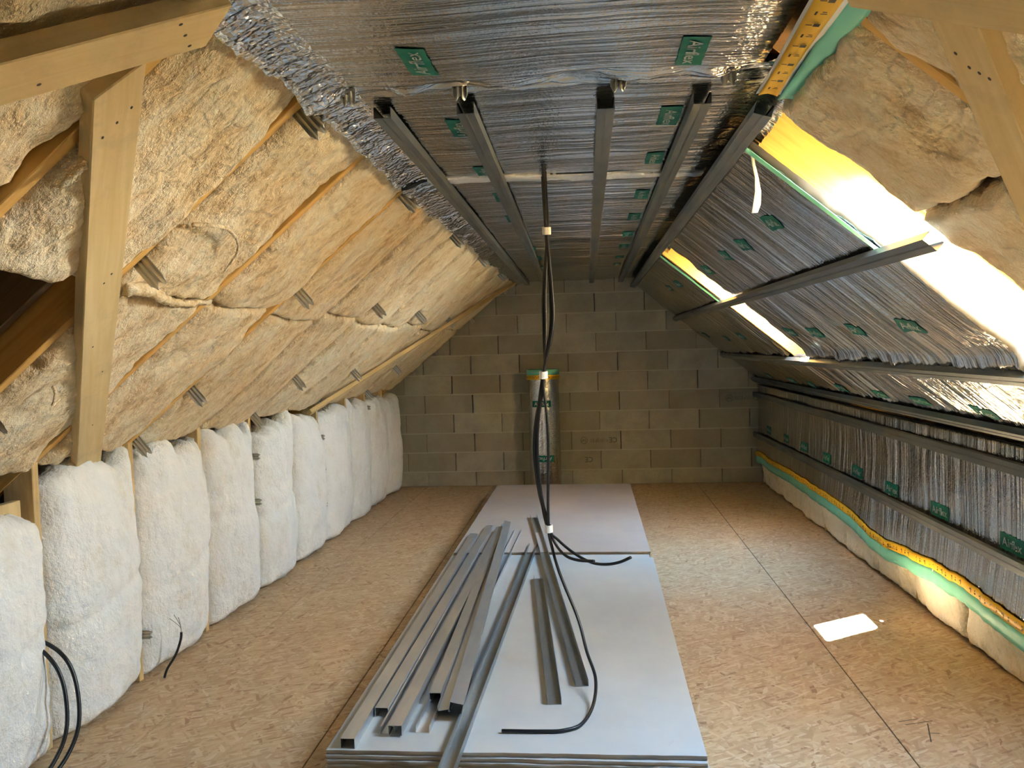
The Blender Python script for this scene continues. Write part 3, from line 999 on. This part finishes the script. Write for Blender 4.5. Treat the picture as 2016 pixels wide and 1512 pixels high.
# black symbols printed on the yellow tape
V = []; F = []
for k, y in enumerate(np.arange(2.62, 8.4, 0.05)):
    h = float(hD(np.array(y), np.array(0.30))) + 0.0125
    zc = float(border(y)) - 0.011
    for (dy, dz, wy, wz) in ([(-0.010, 0, 0.003, 0.012), (-0.004, 0.004, 0.010, 0.0022)] if k % 2 else [(0.0, 0.006, 0.004, 0.0035), (0, -0.006, 0.007, 0.004)]):
        b = len(V)
        V += [(XR - h, y + dy - wy, zc + dz - wz), (XR - h, y + dy + wy, zc + dz - wz), (XR - h, y + dy + wy, zc + dz + wz), (XR - h, y + dy - wy, zc + dz + wz)]
        F.append([b, b + 1, b + 2, b + 3])
o = link('printed_symbols', mesh_from('printed_symbols', V, F), M['ink'], yt)
tag(o, kind='stuff')

# border of the ceiling quilt hanging in the upper right: yellow tape and turquoise film
def hang(name, inner, outer, off, mat, parent, y0, y1):
    n = 40; V = []; F = []
    for i in range(n):
        t = i / (n - 1); y = y0 + (y1 - y0) * t
        cx = 0.392 + 0.026 * t
        for j in range(5):
            w = inner + (outer - inner) * j / 4
            V.append((cx + w, y + 0.0, 2.020 - off - 0.12 * w - 0.004 * math.sin(9 * t + j)))
    for i in range(n - 1):
        for j in range(4):
            a = i * 5 + j; F.append([a, a + 5, a + 6, a + 1])
    o = link(name, mesh_from(name, V, F, True), mat, parent)
    so = o.modifiers.new('thickness', 'SOLIDIFY'); so.thickness = 0.002
    return o


hang('white_backing', 0.0, 0.062, 0.0, M['white_strip'], cq[0][0], 1.0, 2.09)
yt2 = hang('yellow_tape', 0.006, 0.050, 0.003, M['yellow'], cq[0][0], 1.0, 2.09)
V = []; F = []
for k, y in enumerate(np.arange(1.02, 2.06, 0.055)):
    t = (y - 1.0) / 1.09; cx = 0.392 + 0.026 * t
    for (dx, dy, wx, wy) in ([(0.030, 0, 0.006, 0.007), (0.016, 0, 0.006, 0.002)] if k % 2 else [(0.016, 0, 0.002, 0.008), (0.030, 0.002, 0.006, 0.002), (0.030, -0.006, 0.004, 0.002)]):
        b = len(V)
        for (a, c) in ((-1, -1), (1, -1), (1, 1), (-1, 1)):
            w = dx + a * wx
            V.append((cx + w, y + dy + c * wy, 2.020 - 0.003 - 0.12 * w - 0.0075))
        F.append([b, b + 1, b + 2, b + 3])
tag(link('printed_symbols', mesh_from('printed_symbols', V, F), M['ink'], yt2), kind='stuff')
hang('turquoise_band', 0.058, 0.115, 0.0, M['turquoise'], cq[0][0], 1.0, 2.13)

# turquoise trim along the far edge of the two window shafts
for (y, q, nm) in ((2.618, qA, 'a'), (5.672, qB, 'b')):
    V = []; F = []
    for i in range(30):
        s = 1.05 + (1.60 - 1.05) * i / 29
        w = 0.009 * min(1, i / 14.0)
        V += [on_right(y + 0.006, s, 0.016), on_right(y - w * 0.7, s, 0.008)]
    F = [[2 * i, 2 * i + 1, 2 * i + 3, 2 * i + 2] for i in range(29)]
    o = link('turquoise_trim', mesh_from('turquoise_trim', V, F), M['turquoise'], q)
    so = o.modifiers.new('thickness', 'SOLIDIFY'); so.thickness = 0.002

# ================================================================== METAL RAILS AND STUDS


def channel(name, p0, p1, upv, w, h, mat, lip=0.006, groove=True, t=0.0012):
    """open steel channel: web at local z = 0..t facing the room (local -z), flanges going up"""
    Mx, L = frame_matrix(p0, p1, upv)
    B = [(0, L, -w / 2, w / 2, 0, t), (0, L, -w / 2, -w / 2 + t, t, h), (0, L, w / 2 - t, w / 2, t, h)]
    if lip: B += [(0, L, -w / 2 + t, -w / 2 + lip, h - t, h), (0, L, w / 2 - lip, w / 2 - t, h - t, h)]
    if groove:
        B += [(0, L, -0.0022, -0.0010, -0.0012, 0), (0, L, 0.0010, 0.0022, -0.0012, 0)]
    o = link(name, boxes_mesh(name, B), mat)
    o.matrix_world = Mx
    return o


UP = (0, 0, 1)
for (x0, x1, y0, y1, lab) in [(-0.535, -0.605, 2.22, 8.47, 'leftmost steel ceiling rail beside the tan wool'), (-0.31, -0.425, 2.22, 8.47, 'second steel ceiling rail from the left, behind the hanging cables'),
                              (0.061, 0.045, 2.245, 8.47, 'middle steel ceiling rail running straight to the block wall'), (0.313, 0.336, 2.25, 8.47, 'fourth steel ceiling rail from the left'),
                              (0.449, 0.449, 2.17, 8.47, 'steel ceiling rail along the corner with the right slope')]:
    zz = 1.988 if x0 > 0.4 else 2.046
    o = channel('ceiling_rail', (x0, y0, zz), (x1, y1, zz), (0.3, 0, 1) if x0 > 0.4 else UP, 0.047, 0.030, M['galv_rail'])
    tag(o, lab, 'metal rail', 'steel rails under the foil')
for (y0, y1, s, lab) in [(2.19, 8.47, 1.05, 'steel rail across the middle of the right slope, its end free in the glare'),
                         (1.2, 8.47, 0.458, 'steel rail of the right slope just under the roof windows'),
                         (1.2, 8.47, 0.075, 'steel rail at the foot of the right slope')]:
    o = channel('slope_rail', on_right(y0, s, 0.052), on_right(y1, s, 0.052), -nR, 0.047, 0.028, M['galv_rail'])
    tag(o, lab, 'metal rail', 'steel rails on the right side')
for (z, za, lab) in [(0.905, 0.888, 'upper steel rail on the right knee wall'), (0.535, 0.49, 'lower steel rail on the right knee wall, crossing the green logos')]:
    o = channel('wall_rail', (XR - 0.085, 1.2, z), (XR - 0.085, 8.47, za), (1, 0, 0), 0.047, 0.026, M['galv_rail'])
    tag(o, lab, 'metal rail', 'steel rails on the right side')


def hanger_mesh(length=0.085, width=0.05, notch=0.022):
    n = 13
    V = []; F = []
    for j in range(n):
        a = j / (n - 1)
        zig = 0.0035 * math.cos(a * 6 * math.pi)
        e = length - notch * abs(math.cos(a * 2 * math.pi)) * (1 if a not in (0,) else 1)
        e = length - notch * (0.5 + 0.5 * math.cos(a * 4 * math.pi))
        for (z) in (-0.03, 0.0, e * 0.6, e):
            V.append(((a - .5) * width, zig, z))
    for j in range(n - 1):
        for k in range(3):
            q = j * 4 + k
            F.append([q, q + 4, q + 5, q + 1])
    return mesh_from('hanger_strap', V, F)


HM = hanger_mesh(); HM.materials.append(M['hanger'])
HS = hanger_mesh(0.045, 0.04, 0.014); HS.materials.append(M['hanger'])


def hanger(mesh, base, n, along, label, group):
    o = bpy.data.objects.new('hanger_strap', mesh); COL.objects.link(o)
    z = Vector(n).normalized(); x = Vector(along).normalized(); y = z.cross(x)
    Mx = Matrix((x, y, z)).transposed().to_4x4(); Mx.translation = Vector(base)
    o.matrix_world = Mx
    so = o.modifiers.new('thickness', 'SOLIDIFY'); so.thickness = 0.0012
    tag(o, label, 'metal hanger', group)
    return o


rows = [(0.02, 'at the eave'), (0.36, 'lower on the slope'), (1.0, 'halfway up the slope'), (1.61, 'just under the foil ceiling')]
for ky, y in enumerate([2.2, 3.45, 4.73, 5.95, 7.25]):
    bi = len(RAF) - 1 - min(range(len(RAF)), key=lambda q: abs(RAF[q] - y))
    for (s, rl) in rows:
        if y == 2.2 and s < 0.1: continue
        hanger(HM, on_left(y + 0.024, s, 0.004), nL, dL, 'grey steel hanger tab %s, %s rafter from the block wall' % (rl, ORD[bi]), 'hanger tabs of the left slope')
for (y, z, lab) in [(3.47, 0.20, 'small grey clip low on the stud beside the stripped wire'), (4.75, 0.82, 'small grey clip high between two white batts, sixth stud from the block wall'), (4.75, 0.55, 'small grey clip halfway up between two white batts, sixth stud from the block wall'),
                    (5.97, 0.80, 'small grey clip high on the fourth stud from the block wall'), (5.97, 0.55, 'small grey clip halfway up the fourth stud from the block wall'), (5.97, 0.30, 'small grey clip low on the fourth stud from the block wall'),
                    (7.28, 0.92, 'small grey clip at the top of the second stud from the block wall')]:
    hanger(HS, (XL + 0.004, y, z), (1, 0, 0), (0, 0, 1), lab, 'clips on the left knee wall')
for k, (s, lab) in enumerate([(0.55, 'lower'), (1.05, 'middle'), (1.5, 'upper'), (0.25, 'lowest')]):
    hanger(HS, on_left(8.462, s, 0.005), nL, dL, 'pale clip on the wool edge against the block wall, %s one' % lab, 'clips against the block wall')
for (x, lab) in [(-0.60, 'first'), (-0.31, 'second'), (0.09, 'third'), (0.36, 'fourth')]:
    hanger(HS, (x, 2.13, 2.098), (0, 0, -1), (1, 0, 0), 'dark hanger tip poking through the ceiling foil, %s from the left' % lab, 'hanger tips in the ceiling')

# steel studs and tracks lying on the plasterboard
T = 0.1475
W = 0.047


def lying(name, a, b, z, updown, mat, lab, w=W, h=0.034, lip=0.006, roll=0.0, zb=None):
    """updown +1: open side up; -1: web on top"""
    upv = Vector((math.sin(roll), 0, math.cos(roll))) * updown
    z0 = z if updown > 0 else z + h
    z1 = (zb if zb is not None else z) + (0 if updown > 0 else h)
    o = channel(name, (a[0], a[1], z0), (b[0], b[1], z1), upv, w, h, mat, lip, groove=False)
    tag(o, lab, 'metal profile', 'steel profiles lying on the boards')
    return o


lying('steel_stud', (-0.804, 2.565), (-0.800, 5.50), T, -1, M['galv'], 'light steel stud lying leftmost on the boards, its open end nearest')
lying('steel_stud', (-0.750, 2.795), (-0.722, 5.75), T, -1, M['galv'], 'light steel stud lying second from the left on the boards')
lying('steel_stud', (-0.700, 2.672), (-0.676, 5.60), T, 1, M['galv'], 'light steel stud lying open side up under its neighbour, third from the left', h=0.026)
lying('steel_stud', (-0.668, 2.648), (-0.640, 5.65), T + 0.006, -1, M['galv'], 'light steel stud nested over an open one, fourth from the left')
lying('steel_track', (-0.583, 2.682), (-0.513, 5.645), T, 1, M['galv'], 'light open steel track lying under the crossing studs', h=0.024, lip=0)
lying('steel_stud', (-0.580, 2.90), (-0.640, 5.66), T + 0.014, -1, M['galv'], 'light steel stud with a dark open end in the middle of the pile', w=0.042, h=0.03)
lying('steel_track', (-0.528, 2.80), (-0.612, 5.80), T + 0.026, 1, M['galv'], 'bluish open steel track resting on the pile', h=0.016, lip=0, roll=-0.15)
lying('steel_stud', (-0.478, 2.76), (-0.590, 5.72), T + 0.034, -1, M['galv'], 'light steel stud on top of the pile, tilted to the right', roll=0.22)
lying('steel_track', (-0.458, 2.30), (-0.381, 5.235), T + 0.001, 1, M['galv_dark'], 'long dull grey steel track overhanging the near edge of the boards', w=0.050, h=0.028, lip=0)
lying('steel_track', (-0.152, 2.912), (-0.306, 4.52), T, 1, M['galv_dark'], 'short dull grey steel track lying open in the middle of the boards', w=0.050, h=0.026, lip=0)
lying('steel_track', (-0.056, 3.073), (-0.436, 6.09), T + 0.0005, 1, M['galv_dark'], 'dull grey steel track slanting beside the hanging cable', w=0.050, h=0.026, lip=0, zb=T + 0.0135)

# ================================================================== PLASTERBOARD


def board(name, x0, y0, lx, ly, z, t, rotz, mats, lab, seed, group):
    n = 60
    xs_ = np.linspace(0, lx, n)
    ch = 0.004 * np.clip(fbm(xs_ * 14, xs_ * 0 + seed, seed, 4) * 3, -1, 1)
    r = 0.004
    V = []; F = []; mi = []
    prof = [(0, ly), (0, 0)]
    for i in range(n):
        f = ch[i]
        V += [(xs_[i], f, 0), (xs_[i], f - 0.001, t * 0.5), (xs_[i], f * 0.6, t), (xs_[i], ly, t), (xs_[i], ly, 0)]
    for i in range(n - 1):
        a = i * 5; b = a + 5
        for (p, q, m_) in ((0, 1, 1), (1, 2, 1), (2, 3, 0), (3, 4, 1), (4, 0, 0)):
            F.append([a + p, b + p, b + q, a + q]); mi.append(m_)
    F.append([4, 3, 2, 1, 0]); mi.append(2)
    e = (n - 1) * 5
    F.append([e, e + 1, e + 2, e + 3, e + 4]); mi.append(2)
    me = mesh_from(name, V, F, False, mi)
    o = link(name, me, mats)
    o.location = (x0, y0, z); o.rotation_euler = (0, 0, rotz)
    tag(o, lab, 'plasterboard', group)
    return o


nb_ = 11
pitch = T / nb_
for k in range(nb_):
    top = nb_ - 1 - k
    r_ = random.Random(k * 5 + 2)
    dx = 0 if top == 0 else r_.uniform(-0.006, 0.010)
    dy = 0 if top == 0 else r_.uniform(-0.008, 0.006)
    rot = 0.0 if top == 0 else (-0.010 if top == 1 else r_.uniform(-0.012, 0.002))
    board('plasterboard', -0.872 + dx, 2.555 + dy, 1.205, 2.49, k * pitch, pitch - (0.0 if top == 0 else rng.uniform(0.0012, 0.003)), rot, [M['board_white'], M['board_edge'], M['board_white']],
          ('topmost white board of the near plasterboard stack' if top == 0 else '%s plasterboard from the top of the near stack' % ORD[top]), k, 'near stack of plasterboards')
for k in range(12):
    top = 11 - k
    r_ = random.Random(k * 9 + 1)
    dx = 0 if top == 0 else r_.uniform(-0.004, 0.010)
    board('plasterboard', -0.866 + dx, 5.062 + (0 if top == 0 else r_.uniform(0, 0.006)), 1.21, 2.50, k * pitch, pitch - 0.0008, 0.0 if top == 0 else r_.uniform(-0.004, 0.0), [M['board_grey'], M['board_edge'], M['board_white']],
          ('topmost grey-brown board of the far plasterboard stack' if top == 0 else '%s plasterboard from the top of the far stack' % ORD[top]), k + 40, 'far stack of plasterboards')

# ================================================================== ROLL OF FOIL
roll = empty('foil_roll', (-0.46, 8.27, 0)); tag(roll, 'upright roll of silver foil insulation against the block wall', 'foil roll')
RR = 0.146; RZ = 1.165


def roll_pt(a, z, off=0.0):
    w = RR * (1 + 0.03 * math.sin(2 * a + 1) + 0.015 * math.sin(z * 5)) + off
    return (w * math.cos(a), w * math.sin(a), z)


na, nz_ = 72, 60
V = []; F = []
for j in range(nz_):
    z = RZ * j / (nz_ - 1)
    for i in range(na):
        a = 2 * math.pi * i / na
        V.append(roll_pt(a, z, 0.0025 * float(vn2(a * 9, z * 30, 4)) + (0.008 if 4.75 < a < 6.9 else 0)))
for j in range(nz_ - 1):
    for i in range(na):
        F.append([j * na + i, j * na + (i + 1) % na, (j + 1) * na + (i + 1) % na, (j + 1) * na + i])
rb = link('foil_body', mesh_from('foil_body', V, F, True), M['foil'], roll)
# spiral of layers on the top end
V = []; F = []
n = 260
for i in range(n):
    a = i * 0.24; r0 = 0.04 + (RR - 0.045) * i / n
    V += [(r0 * math.cos(a), r0 * math.sin(a), RZ - 0.012), (r0 * math.cos(a), r0 * math.sin(a), RZ + 0.0), ((r0 + .012) * math.cos(a), (r0 + .012) * math.sin(a), RZ - 0.012)]
for i in range(n - 1):
    a = 3 * i; F += [[a, a + 3, a + 4, a + 1], [a, a + 2, a + 5, a + 3]]
link('rolled_layers', mesh_from('rolled_layers', V, F), M['quilt_side'], roll)


def ring(name, z0, z1, off, mat):
    V = []; F = []
    for i in range(na):
        a = 2 * math.pi * i / na
        V += [roll_pt(a, z0, off), roll_pt(a, z1, off), roll_pt(a, z1, off - 0.006), roll_pt(a, z0, off - 0.006)]
    for i in range(na):
        a = 4 * i; b = 4 * ((i + 1) % na)
        F += [[a, b, b + 1, a + 1], [a + 1, b + 1, b + 2, a + 2], [a, a + 3, b + 3, b]]
    return link(name, mesh_from(name, V, F, True), mat, roll)


ring('turquoise_band', 1.142, 1.196, 0.013, M['turquoise'])
ry = ring('yellow_tape', 1.098, 1.142, 0.014, M['yellow'])
V = []; F = []
for k in range(30):
    a = math.pi + 0.15 + k * 0.10
    for (da, zz, wa, wz) in ([(0, 1.12, 0.018, 0.010)] if k % 2 else [(0, 1.128, 0.03, 0.003), (0, 1.114, 0.008, 0.010)]):
        b = len(V)
        V += [roll_pt(a - wa, zz - wz, 0.0155), roll_pt(a + wa, zz - wz, 0.0155), roll_pt(a + wa, zz + wz, 0.0155), roll_pt(a - wa, zz + wz, 0.0155)]
        F.append([b, b + 1, b + 2, b + 3])
tag(link('printed_symbols', mesh_from('printed_symbols', V, F), M['ink'], ry), kind='stuff')
for (ac, zc) in ((4.62, 0.86), (4.74, 0.32)):
    V = []; F = []
    for i in range(13):
        for j in range(4):
            V.append(roll_pt(ac + (i / 12 - .5) * 1.25, zc + (j / 3 - .5) * 0.062, 0.0125))
    F = [[i * 4 + j, (i + 1) * 4 + j, (i + 1) * 4 + j + 1, i * 4 + j + 1] for i in range(12) for j in range(3)]
    lo = link('printed_logo', mesh_from('printed_logo', V, F, True), M['green'], roll)
    TV, TF = text_geo('Airflex')
    s_ = 1 if zc > .5 else -1
    pts = [roll_pt(ac + s_ * (v[0] / TV[:, 0].max() - .5) * 0.95, zc + (v[1] - .5) * 0.036 * s_, 0.0145) for v in TV]
    link('lettering', mesh_from('lettering', pts, TF), M['silver_print'], lo)

# pencil marks on the floor panel
PENCIL = [(1.205, 3.124, 1.16, 2.977), (1.18, 3.047, 1.216, 3.044), (1.106, 3.134, 1.183, 3.161), (1.122, 3.11, 1.231, 3.146)]
V = []; F = []
for (xa, ya, xb, yb) in PENCIL:
    d_ = Vector((xb - xa, yb - ya, 0)); n_ = Vector((-d_.y, d_.x, 0)).normalized() * 0.0022
    b = len(V)
    V += [(xa + n_.x, ya + n_.y, 0.0006), (xa - n_.x, ya - n_.y, 0.0006), (xb - n_.x, yb - n_.y, 0.0006), (xb + n_.x, yb + n_.y, 0.0006)]
    F.append([b, b + 1, b + 2, b + 3])
link('pencil_mark', mesh_from('pencil_mark', V, F), M['ink'], floor)

# faint factory stamps on three blocks (a ring, worn print, the marking CE), stamped upside down


def stamp(x, z, sc, full=True):
    V = []; F = []

    def quad(x0, x1, z0, z1):
        b = len(V); V.extend([(x0, 0, z0), (x1, 0, z0), (x1, 0, z1), (x0, 0, z1)]); F.append([b, b + 1, b + 2, b + 3])
    if full:
        for k in range(28):
            a0 = 2 * math.pi * k / 28; a1 = 2 * math.pi * (k + 1) / 28
            b = len(V)
            for (a, r) in ((a0, .036), (a1, .036), (a1, .031), (a0, .031)):
                V.append((-0.16 + r * math.cos(a), 0, r * math.sin(a)))
            F.append([b, b + 1, b + 2, b + 3])
        TV, TF = text_geo('NF'); b = len(V)
        for v in TV: V.append((-0.16 - (v[0] - .7) * 0.028, 0, -(v[1] - .5) * 0.028))
        F.extend([[b + q for q in f] for f in TF])
        r_ = random.Random(int(x * 1000))
        xx = -0.10
        while xx < 0.09:
            w = r_.uniform(0.002, 0.005); quad(xx, xx + w, -0.024 + r_.uniform(0, .008), 0.024 - r_.uniform(0, .02)); xx += w + r_.uniform(0.004, 0.014)
    TV, TF = text_geo('CE'); b = len(V)
    for v in TV: V.append((0.175 - v[0] * 0.055 * 0.9, 0, -(v[1] - .5) * 0.055))
    F.extend([[b + q for q in f] for f in TF])
    V2 = [(x + v[0] * sc, YB - 0.0036, z + v[2] * sc) for v in V]
    link('block_stamp', mesh_from('block_stamp', V2, F), M['stamp'], wall_back)


stamp(0.09, 0.452, 1.0)
stamp(1.55, 0.852, 1.0)
stamp(-0.16, 0.255, 1.0, False)

# ================================================================== CABLES
cb = empty('cable_bundle', (-0.156, 3.23, 2.08)); tag(cb, 'bundle of black electric cables hanging from the foil ceiling with white tape wraps', 'cable')


def cable(pts, r, parent, name='cable'):
    o = link(name, tube_mesh(name, pts, r, 8, 8), M['cable'])
    return adopt(o, parent)


d1 = [(-0.005, 0.004), (0.006, 0.0), (0.0, -0.006), (0.004, 0.007)]
common = []
for k in range(4):
    ox, oy = d1[k]
    mid = [0.012, -0.006, 0.022, -0.016][k]
    mid2 = [-0.030, -0.022, 0.020, -0.036][k]
    common.append([(-0.156 + ox, 3.23 + oy, 2.11), (-0.154 + ox, 3.23 + oy, 2.0), (-0.150 + ox * .7, 3.23 + oy * .7, 1.867), (-0.155 + mid, 3.23 + oy, 1.62), (-0.158 + mid * 0.9, 3.23 + oy, 1.48),
                   (-0.177 + ox * .7, 3.23 + oy * .7, 1.313), (-0.183 + mid2 * 0.8, 3.23 + oy, 1.14), (-0.186 + mid2, 3.23 + oy, 1.0), (-0.184 + mid2 * .6, 3.23 + oy, 0.84), (-0.173 + ox * .7, 3.23 + oy * .7, 0.712)])
cable(common[0] + [(-0.135, 3.225, 0.665), (-0.075, 3.2, 0.62), (-0.010, 3.17, 0.592), (0.045, 3.14, 0.592), (0.095, 3.12, 0.605), (0.138, 3.10, 0.629)], 0.0058, cb)
cable(common[1] + [(-0.150, 3.225, 0.655), (-0.110, 3.19, 0.615), (-0.060, 3.15, 0.606), (0.001, 3.10, 0.615)], 0.0058, cb)
cable(common[2] + [(-0.165, 3.23, 0.65), (-0.134, 3.22, 0.535), (-0.067, 3.17, 0.375), (-0.035, 3.09, 0.275), (-0.005, 2.99, 0.215), (-0.014, 2.87, 0.170), (-0.052, 2.745, 0.158), (-0.110, 2.70, 0.155), (-0.185, 2.69, 0.155), (-0.300, 2.688, 0.156), (-0.318, 2.688, 0.156)], 0.0062, cb)
cable(common[3] + [(-0.168, 3.235, 0.69)], 0.0058, cb)
for (x, z) in ((-0.150, 1.867), (-0.177, 1.313), (-0.173, 0.712)):
    V = []; F = []
    for i in range(16):
        a = 2 * math.pi * i / 16
        for (r_, dz) in ((0.0165, -0.014), (0.0165, 0.014), (0.010, 0.014), (0.010, -0.014)):
            V.append((x + r_ * math.cos(a), 3.23 + r_ * math.sin(a), z + dz + 0.002 * math.sin(a)))
    for i in range(16):
        a = 4 * i; b = 4 * ((i + 1) % 16)
        for j in range(4): F.append([a + j, b + j, b + (j + 1) % 4, a + (j + 1) % 4])
    adopt(link('tape_wrap', mesh_from('tape_wrap', V, F), M['white_tape']), cb)

lc = empty('floor_cable', (-1.9, 2.69, 0.0)); tag(lc, 'looped black cables coming out beside the first visible stud at lower left', 'cable')
for (dx, dy) in ((0, 0), (0.022, 0.035)):
    cable([(-2.05, 2.76 + dy, 0.44), (-1.93 + dx, 2.73 + dy, 0.385), (-1.87 + dx, 2.72 + dy, 0.295), (-1.835 + dx, 2.68 + dy, 0.16), (-1.84 + dx, 2.62 + dy, 0.07), (-1.86 + dx, 2.52 + dy, 0.015), (-1.86 + dx, 2.30 + dy, 0.010), (-1.9 + dx, 2.0, 0.010)], 0.0075, lc)
sw = empty('wire_end', (-1.9, 3.3, 0.0)); tag(sw, 'short black wire with stripped ends rising from the floor before a white batt', 'cable')
cable([(-1.91, 3.475, 0.004), (-1.90, 3.485, 0.04), (-1.865, 3.50, 0.10), (-1.84, 3.50, 0.165), (-1.835, 3.50, 0.20)], 0.0055, sw)
for (dx, dz) in ((-0.012, 0.085), (-0.02, 0.07), (-0.004, 0.07)):
    o = link('stripped_core', tube_mesh('stripped_core', [(-1.835, 3.50, 0.198), (-1.835 + dx * .3, 3.50, 0.198 + dz * .4), (-1.835 + dx * 2, 3.50 + dx, 0.198 + dz)], 0.0016, 6, 4), M['copper'])
    adopt(o, sw)

# strip of tape liner hanging at the corner of the near window
V = []; F = []
rp = [(0.516, 2.66, 2.005, 0.006), (0.520, 2.655, 1.965, 0.005), (0.527, 2.65, 1.925, 0.006), (0.531, 2.65, 1.88, 0.010), (0.527, 2.65, 1.84, 0.013), (0.520, 2.65, 1.815, 0.010)]
for (x, y, z, w) in rp: V += [(x - w, y - w * .5, z), (x + w, y + w * .5, z + 0.003)]
F = [[2 * i, 2 * i + 1, 2 * i + 3, 2 * i + 2] for i in range(len(rp) - 1)]
o = link('liner_strip', mesh_from('liner_strip', V, F, True), M['white_strip']); so = o.modifiers.new('thickness', 'SOLIDIFY'); so.thickness = 0.001
tag(o, 'white strip of tape liner dangling at the top corner of the near window', 'strip')
